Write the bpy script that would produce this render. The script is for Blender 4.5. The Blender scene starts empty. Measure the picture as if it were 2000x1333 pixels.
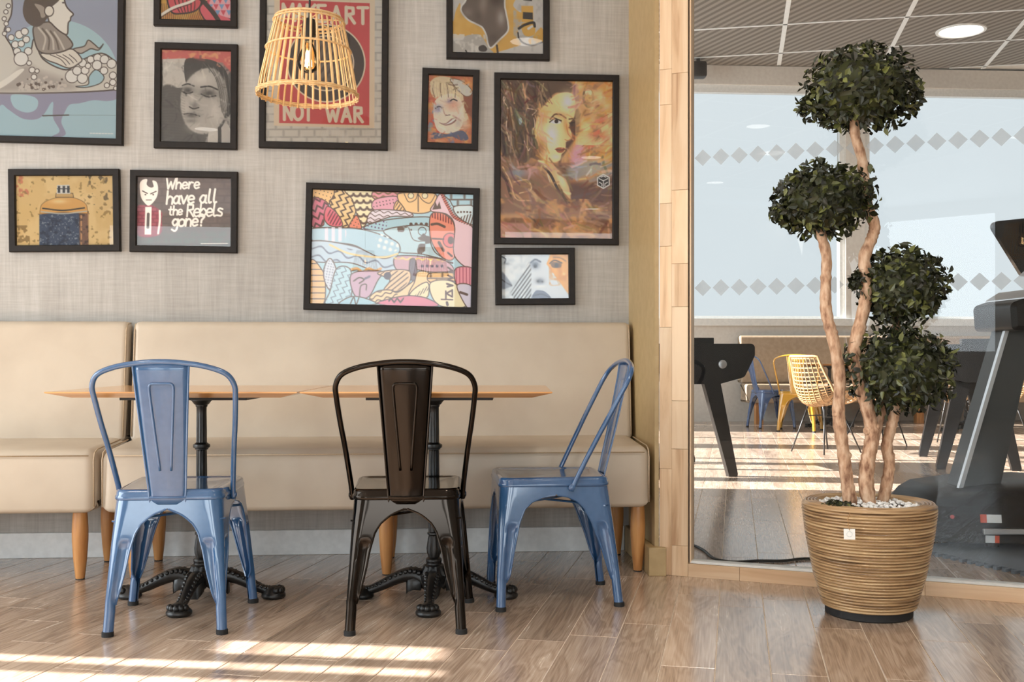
import bpy, bmesh, math, random
import numpy as np
from mathutils import Vector, Matrix
random.seed(7)
C = bpy.context.scene.collection
SC = bpy.context.scene
PI = math.pi

# ------------------------------------------------------------------ camera
EYE = 0.878          # camera height
FPX = 2070.0         # focal length in pixels of the 2000 px wide frame
HOR = 690.0          # horizon row
cam_d = bpy.data.cameras.new('camera')
cam_d.sensor_width = 36.0
cam_d.lens = 36.0 * FPX / 2000.0
cam_d.shift_y = (HOR - 666.5) / 2000.0
cam_d.clip_start = 0.05
cam = bpy.data.objects.new('camera', cam_d)
cam.location = (0, 0, EYE)
cam.rotation_euler = (PI / 2, 0, 0)
C.objects.link(cam)
SC.camera = cam

# ------------------------------------------------------------------ sky, sun, exposure
SC.view_settings.view_transform = 'Standard'
SC.view_settings.look = 'None'
SC.view_settings.exposure = 0.0
SC.view_settings.gamma = 1.0
SC.view_settings.use_curve_mapping = False
SC.cycles.use_denoising = True
SC.cycles.max_bounces = 10
SC.cycles.transparent_max_bounces = 24
SC.cycles.sample_clamp_indirect = 6.0
SC.cycles.caustics_reflective = False
SC.cycles.caustics_refractive = False
W = bpy.data.worlds.new('sky'); SC.world = W; W.use_nodes = True
W.node_tree.nodes['Background'].inputs[0].default_value = (0.86, 0.95, 1.0, 1)
W.node_tree.nodes['Background'].inputs[1].default_value = 0.84
sd = bpy.data.lights.new('sun', 'SUN'); sd.energy = 34.0; sd.angle = 0.007; sd.color = (1.0, 0.98, 0.95)
sun = bpy.data.objects.new('sun', sd); C.objects.link(sun)
SUN_DIR = Vector((0.985, -0.12, -0.47)).normalized()
sun.rotation_euler = SUN_DIR.to_track_quat('-Z', 'Y').to_euler()
sun.location = (-12, 4, 8)

def area(name, loc, aim, sx, sy, power, col):
    l = bpy.data.lights.new(name, 'AREA'); l.shape = 'RECTANGLE'; l.size = sx; l.size_y = sy
    l.energy = power; l.color = col
    o = bpy.data.objects.new(name, l); C.objects.link(o); o.location = loc
    o.rotation_euler = Vector(aim).to_track_quat('-Z', 'Y').to_euler()
    return o
COOL = (0.85, 0.94, 1.0)
for _x in (-3.3, -0.3, 2.7):
    area('daylight_back_window', (_x, -7.36, 1.85), (0, 1, 0), 2.2, 1.9, 95, COOL)
area('daylight_side_window', (-5.66, 1.3, 1.45), (1, 0, 0), 4.7, 2.3, 265, COOL)
area('added_hall_window_light', (-2.36, 9.5, 2.6), (1, 0, 0), 6.2, 3.2, 300, COOL)  # area lamp added at the unseen hall opening to brighten the hall

# ------------------------------------------------------------------ helpers
def s2l(c):
    return c / 12.92 if c <= 0.04045 else ((c + 0.055) / 1.055) ** 2.4
def rgb(r, g, b):
    return (s2l(r / 255), s2l(g / 255), s2l(b / 255), 1)

def G(x, y):
    """ground point under pixel (x, y) of the 2000 px frame"""
    d = FPX * EYE / (y - HOR)
    return Vector(((x - 1000) / FPX * d, d, 0))
def at(x, y, d):
    return Vector(((x - 1000) / FPX * d, d, EYE + (HOR - y) / FPX * d))

class MB:
    def __init__(self):
        self.v = []; self.f = []
    def add(self, vs, fs):
        n = len(self.v)
        self.v += [tuple(p) for p in vs]
        self.f += [tuple(i + n for i in f) for f in fs]
        return self
    def box(self, x0, x1, y0, y1, z0, z1, ch=0.0):
        if ch <= 0:
            vs = [(x0,y0,z0),(x1,y0,z0),(x1,y1,z0),(x0,y1,z0),(x0,y0,z1),(x1,y0,z1),(x1,y1,z1),(x0,y1,z1)]
            return self.add(vs, [(3,2,1,0),(4,5,6,7),(0,1,5,4),(1,2,6,5),(2,3,7,6),(3,0,4,7)])
        bm = bmesh.new()
        bmesh.ops.create_cube(bm, size=1)
        for v in bm.verts:
            v.co = Vector(((x0+x1)/2 + v.co.x*(x1-x0), (y0+y1)/2 + v.co.y*(y1-y0), (z0+z1)/2 + v.co.z*(z1-z0)))
        bmesh.ops.bevel(bm, geom=list(bm.edges), offset=ch, segments=2, profile=0.5, affect='EDGES')
        bm.verts.index_update()
        self.add([v.co for v in bm.verts], [[v.index for v in f.verts] for f in bm.faces])
        bm.free(); return self
    def obox(self, p0, p1, w, h, up=(0,0,1)):
        """bar from p0 to p1 with section w x h"""
        p0 = Vector(p0); p1 = Vector(p1); t = (p1-p0).normalized()
        s = t.cross(Vector(up)).normalized(); u = s.cross(t)
        vs = []
        for p in (p0, p1):
            for a, b in ((-1,-1),(1,-1),(1,1),(-1,1)):
                vs.append(p + s*(a*w/2) + u*(b*h/2))
        return self.add(vs, [(0,1,2,3),(7,6,5,4),(0,4,5,1),(1,5,6,2),(2,6,7,3),(3,7,4,0)])
    def tube(self, pts, r, n=8, closed=False, cap=True):
        pts = [Vector(p) for p in pts]; m = len(pts)
        rs = r if isinstance(r, (list, tuple)) else [r]*m
        vs = []; fs = []; prev = None
        for i, p in enumerate(pts):
            a = pts[(i-1) % m] if (closed or i > 0) else p
            b = pts[(i+1) % m] if (closed or i < m-1) else p
            t = (b-a).normalized()
            if prev is None:
                ref = Vector((0,0,1)) if abs(t.z) < 0.9 else Vector((1,0,0))
                s = t.cross(ref).normalized()
            else:
                s = (prev - t*prev.dot(t)).normalized()
            prev = s; u = t.cross(s)
            for k in range(n):
                q = 2*PI*k/n
                vs.append(p + (s*math.cos(q) + u*math.sin(q))*rs[i])
        for i in range(m if closed else m-1):
            j = (i+1) % m
            for k in range(n):
                l = (k+1) % n
                fs.append((i*n+k, i*n+l, j*n+l, j*n+k))
        if cap and not closed:
            fs.append(tuple(range(n-1, -1, -1))); fs.append(tuple((m-1)*n+k for k in range(n)))
        return self.add(vs, fs)
    def lathe(self, prof, n=24, c=(0,0,0), mod=None, cap=True):
        vs = []; fs = []; m = len(prof)
        for i, (r, z) in enumerate(prof):
            for k in range(n):
                q = 2*PI*k/n
                rr = r * (mod(q, z) if mod else 1)
                vs.append((c[0]+rr*math.cos(q), c[1]+rr*math.sin(q), c[2]+z))
        for i in range(m-1):
            for k in range(n):
                l = (k+1) % n
                fs.append((i*n+k, i*n+l, (i+1)*n+l, (i+1)*n+k))
        if cap:
            fs.append(tuple(range(n-1,-1,-1))); fs.append(tuple((m-1)*n+k for k in range(n)))
        return self.add(vs, fs)
    def loft(self, rings, closed=True, cap=True):
        n = len(rings[0]); vs = [p for r in rings for p in r]; fs = []
        for i in range(len(rings)-1):
            for k in range(n if closed else n-1):
                l = (k+1) % n
                fs.append((i*n+k, i*n+l, (i+1)*n+l, (i+1)*n+k))
        if cap and closed:
            fs.append(tuple(range(n-1,-1,-1))); fs.append(tuple((len(rings)-1)*n+k for k in range(n)))
        return self.add(vs, fs)
    def prism(self, poly, z0, z1):
        """poly in xy extruded z0..z1"""
        n = len(poly)
        vs = [(x,y,z0) for x,y in poly] + [(x,y,z1) for x,y in poly]
        fs = [tuple(range(n-1,-1,-1)), tuple(range(n,2*n))] + [(i,(i+1)%n,n+(i+1)%n,n+i) for i in range(n)]
        return self.add(vs, fs)
    def mesh(self, name, smooth=False):
        me = bpy.data.meshes.new(name); me.from_pydata(self.v, [], self.f)
        bm = bmesh.new(); bm.from_mesh(me)
        bmesh.ops.recalc_face_normals(bm, faces=bm.faces); bm.to_mesh(me); bm.free()
        if smooth:
            me.polygons.foreach_set('use_smooth', [True]*len(me.polygons))
            if smooth != 'all':
                me.set_sharp_from_angle(angle=math.radians(38 if smooth is True else smooth))
        me.update(); return me
    def build(self, name, mat=None, parent=None, smooth=False, loc=None, rot=None):
        return mk(name, self.mesh(name, smooth), mat, parent, loc, rot)

def mk(name, me, mat=None, parent=None, loc=None, rot=None):
    o = bpy.data.objects.new(name, me); C.objects.link(o)
    if mat is not None:
        if not me.materials: me.materials.append(mat)
        elif me.materials[0] is not mat:
            o.material_slots[0].link = 'OBJECT'; o.material_slots[0].material = mat
    if parent is not None: o.parent = parent
    if loc is not None: o.location = loc
    if rot is not None: o.rotation_euler = rot
    return o
def tag(o, label, cat, group=None):
    o['label'] = label; o['category'] = cat
    if group: o['group'] = group
    return o
def thing(name, label, cat, loc=(0,0,0), rz=0.0, group=None):
    o = bpy.data.objects.new(name, None); C.objects.link(o); o.empty_display_size = 0.1
    o.location = loc; o.rotation_euler = (0, 0, rz)
    return tag(o, label, cat, group)
def struct(o, label=None):
    o['kind'] = 'structure'
    if label: o['label'] = label
    return o
def children(o): return [c for c in C.objects if c.parent is o]
def copy_tree(o, mats=None, parent=None):
    c = o.copy(); C.objects.link(c); c.parent = parent
    if mats and o.type == 'MESH' and o.material_slots and o.material_slots[0].material in mats:
        c.material_slots[0].link = 'OBJECT'; c.material_slots[0].material = mats[o.material_slots[0].material]
    for ch in children(o): copy_tree(ch, mats, c)
    return c
def crom(pts, n=8, closed=False):
    """Catmull-Rom through points"""
    P = [Vector(p) for p in pts]; out = []; m = len(P)
    rng = range(m) if closed else range(m-1)
    for i in rng:
        a = P[(i-1) % m] if closed or i > 0 else P[i]*2 - P[i+1]
        b = P[i]; c = P[(i+1) % m]
        d = P[(i+2) % m] if closed or i < m-2 else P[i+1]*2 - P[i]
        for k in range(n):
            t = k/n
            out.append(0.5*((2*b) + (c-a)*t + (2*a-5*b+4*c-d)*t*t + (3*b-a-3*c+d)*t**3))
    if not closed: out.append(P[-1])
    return out
def interp(x, xs, ys):
    return float(np.interp(x, xs, ys))

# ------------------------------------------------------------------ materials
def mat(name, col, rough=0.5, metal=0.0, coat=0.0, spec=0.5, emit=None, estr=0.0, sheen=0.0):
    m = bpy.data.materials.new(name); m.use_nodes = True
    b = m.node_tree.nodes['Principled BSDF']
    b.inputs['Base Color'].default_value = col; b.inputs['Roughness'].default_value = rough
    b.inputs['Metallic'].default_value = metal; b.inputs['Coat Weight'].default_value = coat
    b.inputs['Coat Roughness'].default_value = 0.08
    b.inputs['Specular IOR Level'].default_value = spec
    b.inputs['Sheen Weight'].default_value = sheen
    if emit: b.inputs['Emission Color'].default_value = emit; b.inputs['Emission Strength'].default_value = estr
    return m
def nd(m, t, **kw):
    n = m.node_tree.nodes.new(t)
    for k, v in kw.items():
        if k in n.inputs: n.inputs[k].default_value = v
        else: setattr(n, k, v)
    return n
def lk(m, a, b): m.node_tree.links.new(a, b)
def noise_mat(name, c1, c2, scale=(8,8,8), nscale=1.0, detail=6, rough=0.5, bump=0.0, coat=0.0, c3=None, spec=0.5, lo=0.35, hi=0.65, rand=0.0, distort=0.0):
    """two or three colours mixed by stretched noise in object space"""
    m = mat(name, c1, rough, coat=coat, spec=spec); nt = m.node_tree; b = nt.nodes['Principled BSDF']
    tc = nd(m, 'ShaderNodeTexCoord'); mp = nd(m, 'ShaderNodeMapping'); mp.inputs['Scale'].default_value = scale
    lk(m, tc.outputs['Object'], mp.inputs['Vector'])
    vec = mp.outputs['Vector']
    oi = nd(m, 'ShaderNodeObjectInfo')
    if rand:
        ad = nd(m, 'ShaderNodeVectorMath', operation='ADD'); mu = nd(m, 'ShaderNodeMath', operation='MULTIPLY'); mu.inputs[1].default_value = 37.0
        lk(m, oi.outputs['Random'], mu.inputs[0]); lk(m, vec, ad.inputs[0]); lk(m, mu.outputs[0], ad.inputs[1]); vec = ad.outputs[0]
    no = nd(m, 'ShaderNodeTexNoise'); no.inputs['Scale'].default_value = nscale; no.inputs['Detail'].default_value = detail
    no.inputs['Distortion'].default_value = distort
    lk(m, vec, no.inputs['Vector'])
    cr = nd(m, 'ShaderNodeValToRGB'); cr.color_ramp.elements[0].position = lo; cr.color_ramp.elements[1].position = hi
    cr.color_ramp.elements[0].color = c1; cr.color_ramp.elements[1].color = c2
    if c3: e = cr.color_ramp.elements.new((lo+hi)/2); e.color = c3
    lk(m, no.outputs['Fac'], cr.inputs['Fac'])
    out = cr.outputs['Color']
    if rand:
        hs = nd(m, 'ShaderNodeHueSaturation'); mr = nd(m, 'ShaderNodeMapRange'); mr.inputs['To Min'].default_value = 1-rand; mr.inputs['To Max'].default_value = 1+rand
        lk(m, oi.outputs['Random'], mr.inputs['Value']); lk(m, mr.outputs[0], hs.inputs['Value']); lk(m, out, hs.inputs['Color']); out = hs.outputs['Color']
    lk(m, out, b.inputs['Base Color'])
    if bump:
        bp = nd(m, 'ShaderNodeBump'); bp.inputs['Strength'].default_value = bump; bp.inputs['Distance'].default_value = 0.004
        lk(m, no.outputs['Fac'], bp.inputs['Height']); lk(m, bp.outputs['Normal'], b.inputs['Normal'])
    return m
def glass_mat(name, ior=1.45, gain=1.6, tint=(1,1,1,1), rough=0.0):
    """thin pane: see-through with fresnel reflections"""
    m = bpy.data.materials.new(name); m.use_nodes = True; nt = m.node_tree
    for n in list(nt.nodes): nt.nodes.remove(n)
    o = nd(m, 'ShaderNodeOutputMaterial'); t = nd(m, 'ShaderNodeBsdfTransparent'); t.inputs[0].default_value = tint
    g = nd(m, 'ShaderNodeBsdfGlossy'); g.inputs['Roughness'].default_value = rough
    fr = nd(m, 'ShaderNodeFresnel'); fr.inputs['IOR'].default_value = ior
    mu = nd(m, 'ShaderNodeMath', operation='MULTIPLY', use_clamp=True); mu.inputs[1].default_value = gain
    mx = nd(m, 'ShaderNodeMixShader'); lk(m, fr.outputs[0], mu.inputs[0]); lk(m, mu.outputs[0], mx.inputs[0])
    lk(m, t.outputs[0], mx.inputs[1]); lk(m, g.outputs[0], mx.inputs[2]); lk(m, mx.outputs[0], o.inputs[0])
    return m

def plank_mat():
    m = mat('oak_look_plank', (0.3,0.2,0.13,1), 0.34, spec=0.6, coat=0.55); nt = m.node_tree; b = nt.nodes['Principled BSDF']
    tc = nd(m, 'ShaderNodeTexCoord'); oi = nd(m, 'ShaderNodeObjectInfo'); ge = nd(m, 'ShaderNodeNewGeometry')
    b.inputs['Coat Roughness'].default_value = 0.16
    rs = nd(m, 'ShaderNodeMath', operation='ADD'); lk(m, oi.outputs['Random'], rs.inputs[0]); lk(m, ge.outputs['Random Per Island'], rs.inputs[1])
    rf = nd(m, 'ShaderNodeMath', operation='FRACT'); lk(m, rs.outputs[0], rf.inputs[0])
    mu = nd(m, 'ShaderNodeMath', operation='MULTIPLY'); mu.inputs[1].default_value = 53.0; lk(m, rf.outputs[0], mu.inputs[0])
    ad = nd(m, 'ShaderNodeVectorMath', operation='ADD'); lk(m, tc.outputs['Object'], ad.inputs[0]); lk(m, mu.outputs[0], ad.inputs[1])
    mp = nd(m, 'ShaderNodeMapping'); mp.inputs['Scale'].default_value = (11, 1.5, 1); lk(m, ad.outputs[0], mp.inputs[0])
    n1 = nd(m, 'ShaderNodeTexNoise'); n1.inputs['Scale'].default_value = 1.0; n1.inputs['Detail'].default_value = 3; n1.inputs['Distortion'].default_value = 0.6
    lk(m, mp.outputs[0], n1.inputs['Vector'])
    # cathedral grain: rings of the stretched noise field
    wm = nd(m, 'ShaderNodeMath', operation='MULTIPLY'); wm.inputs[1].default_value = 62.0; lk(m, n1.outputs['Fac'], wm.inputs[0])
    si = nd(m, 'ShaderNodeMath', operation='SINE'); lk(m, wm.outputs[0], si.inputs[0])
    mp2 = nd(m, 'ShaderNodeMapping'); mp2.inputs['Scale'].default_value = (230, 5, 1); lk(m, ad.outputs[0], mp2.inputs[0])
    n2 = nd(m, 'ShaderNodeTexNoise'); n2.inputs['Scale'].default_value = 1.0; n2.inputs['Detail'].default_value = 4; lk(m, mp2.outputs[0], n2.inputs['Vector'])
    mr = nd(m, 'ShaderNodeMapRange'); mr.inputs['From Min'].default_value = -1; mr.inputs['From Max'].default_value = 1; mr.inputs['To Min'].default_value = 0.0; mr.inputs['To Max'].default_value = 1.0
    lk(m, si.outputs[0], mr.inputs[0])
    a1 = nd(m, 'ShaderNodeMath', operation='MULTIPLY'); a1.inputs[1].default_value = 0.10; lk(m, mr.outputs[0], a1.inputs[0])
    a2 = nd(m, 'ShaderNodeMath', operation='MULTIPLY_ADD'); a2.inputs[1].default_value = 0.42; lk(m, n2.outputs['Fac'], a2.inputs[0]); lk(m, a1.outputs[0], a2.inputs[2])
    a3 = nd(m, 'ShaderNodeMath', operation='MULTIPLY_ADD'); a3.inputs[1].default_value = 0.45; lk(m, n1.outputs['Fac'], a3.inputs[0]); lk(m, a2.outputs[0], a3.inputs[2])
    cr = nd(m, 'ShaderNodeValToRGB'); e = cr.color_ramp.elements
    e[0].position = 0.27; e[0].color = rgb(130, 108, 91); e[1].position = 0.74; e[1].color = rgb(214, 198, 181)
    x = e.new(0.44); x.color = rgb(168, 145, 126); x = e.new(0.57); x.color = rgb(190, 169, 150)
    lk(m, a3.outputs[0], cr.inputs[0])
    hs = nd(m, 'ShaderNodeHueSaturation'); vr = nd(m, 'ShaderNodeMapRange'); vr.inputs['To Min'].default_value = 0.84; vr.inputs['To Max'].default_value = 1.18
    lk(m, rf.outputs[0], vr.inputs[0]); lk(m, vr.outputs[0], hs.inputs['Value']); lk(m, cr.outputs[0], hs.inputs['Color'])
    lk(m, hs.outputs[0], b.inputs['Base Color'])
    rr = nd(m, 'ShaderNodeMapRange'); rr.inputs['To Min'].default_value = 0.16; rr.inputs['To Max'].default_value = 0.34
    lk(m, a3.outputs[0], rr.inputs[0]); lk(m, rr.outputs[0], b.inputs['Roughness'])
    bp = nd(m, 'ShaderNodeBump'); bp.inputs['Strength'].default_value = 0.05; bp.inputs['Distance'].default_value = 0.0012
    lk(m, a3.outputs[0], bp.inputs['Height']); lk(m, bp.outputs[0], b.inputs['Normal'])
    return m

M = {}
M['plank'] = plank_mat()
M['grout'] = noise_mat('grout', rgb(206,190,170), rgb(220,206,188), nscale=20, rough=0.9)
def wallpaper_mat():
    m = mat('woven_wallpaper', rgb(172,167,160), 0.7); b = m.node_tree.nodes['Principled BSDF']
    tc = nd(m, 'ShaderNodeTexCoord'); acc = None
    for sc, wt, det in (((75,75,4), .34, 8), ((6,6,90), .26, 8), ((9,9,1.2), .22, 4), ((1.6,1.6,1.6), .18, 3)):
        mp = nd(m, 'ShaderNodeMapping'); mp.inputs['Scale'].default_value = sc; lk(m, tc.outputs['Object'], mp.inputs[0])
        n = nd(m, 'ShaderNodeTexNoise'); n.inputs['Scale'].default_value = 1.0; n.inputs['Detail'].default_value = det; n.inputs['Roughness'].default_value = 0.65; lk(m, mp.outputs[0], n.inputs['Vector'])
        x = nd(m, 'ShaderNodeMath', operation='MULTIPLY_ADD'); x.inputs[1].default_value = wt; lk(m, n.outputs['Fac'], x.inputs[0])
        if acc is not None: lk(m, acc, x.inputs[2])
        else: x.inputs[2].default_value = 0.0
        acc = x.outputs[0]
    cr = nd(m, 'ShaderNodeValToRGB'); e = cr.color_ramp.elements; e[0].position = 0.36; e[0].color = rgb(152,147,141); e[1].position = 0.64; e[1].color = rgb(190,187,182); x = e.new(0.5); x.color = rgb(172,168,162)
    lk(m, acc, cr.inputs[0]); lk(m, cr.outputs[0], b.inputs['Base Color'])
    bp = nd(m, 'ShaderNodeBump'); bp.inputs['Strength'].default_value = 0.25; bp.inputs['Distance'].default_value = 0.003; lk(m, acc, bp.inputs['Height']); lk(m, bp.outputs[0], b.inputs['Normal'])
    return m
M['wallpaper'] = wallpaper_mat()
M['mustard'] = noise_mat('mustard_paint', rgb(176,150,106), rgb(184,158,114), nscale=3, rough=0.5)
M['white'] = noise_mat('white_paint', rgb(222,224,222), rgb(232,233,231), nscale=4, rough=0.5)
M['skirt'] = noise_mat('white_skirting', rgb(226,228,228), rgb(236,238,238), nscale=4, rough=0.35)
M['plaster'] = noise_mat('plaster', rgb(205,200,192), rgb(214,209,201), nscale=3, rough=0.8)
M['hallwall'] = noise_mat('hall_wall', rgb(212,207,200), rgb(220,216,209), nscale=3, rough=0.8)
M['leather'] = noise_mat('cream_leather', rgb(186,171,152), rgb(196,182,163), scale=(3,3,3), nscale=1.5, detail=5, rough=0.42, bump=0.02)
M['welt'] = noise_mat('cream_piping', rgb(178,156,128), rgb(190,168,140), nscale=30, rough=0.5)
M['legwood'] = noise_mat('turned_beech', rgb(176,118,66), rgb(205,150,92), scale=(30,30,3), nscale=1.2, rough=0.38, rand=0.05)
M['top'] = noise_mat('table_oak', rgb(190,136,82), rgb(214,164,108), scale=(3,40,40), nscale=1.0, rough=0.22, coat=0.4, rand=0.04)
M['iron'] = noise_mat('cast_iron', rgb(16,15,15), rgb(26,25,24), nscale=60, rough=0.35, bump=0.1)
M['black_plate'] = mat('black_steel', rgb(30,29,28), 0.5)
M['rubber'] = mat('rubber', rgb(24,24,25), 0.7)
def paint(name, c, c2):
    m = noise_mat(name, c, c2, nscale=5, rough=0.2, coat=0.9); return m
M['blue'] = paint('blue_enamel', rgb(46,84,127), rgb(51,89,132))
M['black'] = mat('black_chrome', rgb(46,41,37), 0.12, metal=1.0)
M['yellow'] = paint('yellow_enamel', rgb(172,130,38), rgb(180,138,46))
M['navy'] = paint('navy_enamel', rgb(66,92,136), rgb(72,98,142))
M['frame'] = noise_mat('black_frame', rgb(27,22,19), rgb(34,28,24), scale=(20,20,20), nscale=2, rough=0.5, spec=0.25)
M['card'] = mat('backing_card', rgb(120,110,100), 0.9)
M['pic_glass'] = glass_mat('picture_glass', 1.45, 1.0)
M['glass'] = glass_mat('partition_glass', 1.5, 0.7, tint=(0.97,0.985,0.98,1))
M['winglass'] = glass_mat('window_glass', 1.45, 1.0)
M['rattan'] = noise_mat('rattan_lamp', rgb(216,174,118), rgb(238,206,156), scale=(60,60,10), nscale=1, rough=0.5, rand=0.08)
M['bark'] = noise_mat('bark', rgb(126,88,66), rgb(214,184,156), scale=(46,46,18), nscale=1.4, detail=9, rough=0.85, bump=0.9, c3=rgb(190,152,122), lo=0.3, hi=0.68)
M['beech'] = noise_mat('finger_joint_beech', rgb(178,134,96), rgb(234,206,172), scale=(20,20,1.6), nscale=1.0, detail=7, rough=0.45, rand=0.10, distort=0.8, c3=rgb(222,188,150), lo=0.24, hi=0.62)
M['beech_h'] = noise_mat('finger_joint_beech_rail', rgb(176,132,94), rgb(230,200,166), scale=(1.6,20,20), nscale=1.0, detail=7, rough=0.45, rand=0.12, distort=0.8, c3=rgb(216,180,142), lo=0.24, hi=0.62)
M['alu'] = mat('brushed_aluminium', rgb(190,192,194), 0.35, metal=0.8)

# ================================================================== the setting
WS = 0.071                               # slope of the seating wall (Y per X)
WROT = math.atan(WS)
W0 = Vector((0, 4.687, 0))
PS = -0.404                              # slope of the glass partition
PROT = math.atan(PS)
P0 = Vector((0.5836, 4.197, 0))
CEIL = 3.0
HC = 4.57                                # hall ceiling
FW0 = Vector((0, 13.4, 0))               # far wall of the hall
def wall_uv(x, y):
    """pixel -> (along wall, height) on the seating wall"""
    t = (x - 1000) / FPX
    d = W0.y / (1 - WS * t)
    return (t * d) / math.cos(WROT), EYE + (HOR - y) / FPX * d
def part_u(x):
    t = (x - 1000) / FPX
    d = (P0.y - PS * P0.x) / (1 - PS * t)
    return (t * d - P0.x) / math.cos(PROT)

# ---- floor: a screed with every plank laid on it
floor = struct(MB().box(-5.6, 9.2, -7.3, 14.6, -0.2, -0.0014).build('floor', M['grout']))
PV = Vector((435.0, FPX, 0)).normalized()            # plank direction
PU = Vector((PV.y, -PV.x, 0))
PW_, PL_ = 0.1505, 0.90
pm = MB()
hw, hl, ch = PW_/2 - 0.0011, PL_/2 - 0.0011, 0.0012
pm.add([(-hw,-hl,-0.009),(hw,-hl,-0.009),(hw,hl,-0.009),(-hw,hl,-0.009),
        (-hw,-hl,-ch),(hw,-hl,-ch),(hw,hl,-ch),(-hw,hl,-ch),
        (-hw+ch,-hl+ch,0),(hw-ch,-hl+ch,0),(hw-ch,hl-ch,0),(-hw+ch,hl-ch,0)],
       [(3,2,1,0),(0,1,5,4),(1,2,6,5),(2,3,7,6),(3,0,4,7),(4,5,9,8),(5,6,10,9),(6,7,11,10),(7,4,8,11),(8,9,10,11)])
plank_me = pm.mesh('plank'); plank_me.materials.append(M['plank'])
prot = -math.atan2(PV.x, PV.y)
org = G(833, 1332)
cand = []
rr = random.Random(3)
for i in range(-75, 70):
    off = rr.choice([0.0, 0.3, 0.6]) + rr.uniform(-0.06, 0.06) + (0.0 if i % 2 else 0.45)
    for j in range(-16, 22):
        c = org + PU * ((i + 0.5) * PW_) + PV * (j * PL_ + off)
        if not (-5.5 < c.x < 9.1 and -7.2 < c.y < 14.4): continue
        wl = W0.y + WS * c.x
        hall = c.y > (P0.y + PS * (c.x - P0.x)) if c.x > 0.58 else c.y > wl
        vis = 0.0
        for k in (-0.45, -0.2, 0, 0.2, 0.45):
            q = c + PV * (k * PL_)
            if q.y < 0.5: continue
            sx = 1000 + q.x / q.y * FPX; sy = HOR + EYE * FPX / q.y
            if q.y < wl and not (q.x > 0.58 and q.y > P0.y + PS * (q.x - P0.x)):
                ok = -60 < sx < 2060 and sy < 1400
            else:
                ok = 1330 < sx < 2030 and sy < 1180 and q.y < 13.3
            if ok: vis = max(vis, (FPX / q.y) ** 2 * PW_ * PL_ * EYE / q.y)
        cand.append((vis, c, hall))
cand.sort(key=lambda t: -t[0])
rest = MB()
nplank = 0
for vis, c, hall in cand:
    if vis > 0 and nplank < 298:
        p = bpy.data.objects.new('plank', plank_me); C.objects.link(p); p.parent = floor
        p.location = c; p.rotation_euler = (0, 0, prot); nplank += 1
    else:
        mw = Matrix.Translation(c) @ Matrix.Rotation(prot, 4, 'Z')
        rest.add([mw @ Vector(v) for v in pm.v], pm.f)
ro = MB()
mi = Matrix.Rotation(-prot, 4, 'Z')
ro.v = [tuple(mi @ Vector(v)) for v in rest.v]; ro.f = rest.f
o = ro.build('plank_field', M['plank'], floor, rot=(0, 0, prot)); o['kind'] = 'stuff'

# ---- seating wall, its skirting, and the mustard pier at its end
wb = struct(MB().box(-5.7, 0.5225, 0, 0.12, 0, CEIL).build('wall_back', M['wallpaper'], loc=W0, rot=(0, 0, WROT)))
struct(MB().box(-5.6, 0.5, -0.014, 0.0, 0, 0.108, 0.003).build('baseboard_back', M['skirt'], loc=W0, rot=(0, 0, WROT)))
struct(MB().prism([(0.5205,4.7235),(0.566,4.205),(0.5825,4.205),(0.5825,4.86),(0.5205,4.86)], 0, CEIL).build('wall_return', M['mustard']))
bb = MB(); bb.prism([(0.5205,4.71),(0.502,4.71),(0.538,4.166),(0.607,4.166),(0.607,4.187),(0.5835,4.1955),(0.5825,4.204),(0.5655,4.204)], 0, 0.112)
bo = struct(bb.build('baseboard_return', M['mustard']))
md = bo.modifiers.new('bevel', 'BEVEL'); md.width = 0.003; md.segments = 2; md.limit_method = 'ANGLE'

# ---- glass partition: finger-jointed beech post and rail, pane, frosted lozenges
win = bpy.data.objects.new('window_1', None); C.objects.link(win); win.location = P0; win.rotation_euler = (0, 0, PROT)
struct(win, 'tall glass partition in a pale finger-jointed wooden frame')
rs_ = random.Random(11)
def stave(x0, x1, z0, z1, y0=0.0, y1=0.075, m='beech', par=win):
    o = MB().box(x0, x1, y0, y1, z0, z1, 0.0012).build('stave', M[m], par); return o
for (x0, x1, cuts) in ((0.0, 0.0495, (0, 0.42, 0.98, 1.30, 1.47, 1.86, 2.0, 2.46, CEIL)),
                       (0.0498, 0.114, (0, 0.12, 0.5, 0.69, 1.06, 1.23, 1.52, 1.98, 2.38, CEIL))):
    for a, b in zip(cuts[:-1], cuts[1:]):
        stave(x0, x1, a + 0.0004, b - 0.0004)
RAILEND = 3.4
cx = [0.1145, 0.315, 0.655, 0.98, 1.5, 1.93, 2.4, 2.95, RAILEND]
for a, b in zip(cx[:-1], cx[1:]):
    stave(a + 0.0004, b - 0.0004, 0, 0.052, 0.0, 0.075, 'beech_h')
stave(RAILEND, RAILEND + 0.05, 0, CEIL); stave(RAILEND + 0.05, RAILEND + 0.11, 0, CEIL)
MB().box(0.1145, RAILEND, 0.0, 0.075, 2.9, CEIL).build('header', M['beech_h'], win)
MB().box(0.1145, 0.1195, 0.012, 0.06, 0.056, 2.9).build('gasket', M['rubber'], win)
MB().box(0.1195, 0.125, 0.006, 0.064, 0.056, 2.9).build('bead', M['beech'], win)
MB().box(0.1195, RAILEND, 0.008, 0.06, 0.0525, 0.062, 0.001).build('bead', M['white'], win)
pane = MB().box(0.125, RAILEND, 0.034, 0.035, 0.062, 2.9).build('glass_pane', None, win)
pane.data.materials.append(M['glass'])
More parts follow.
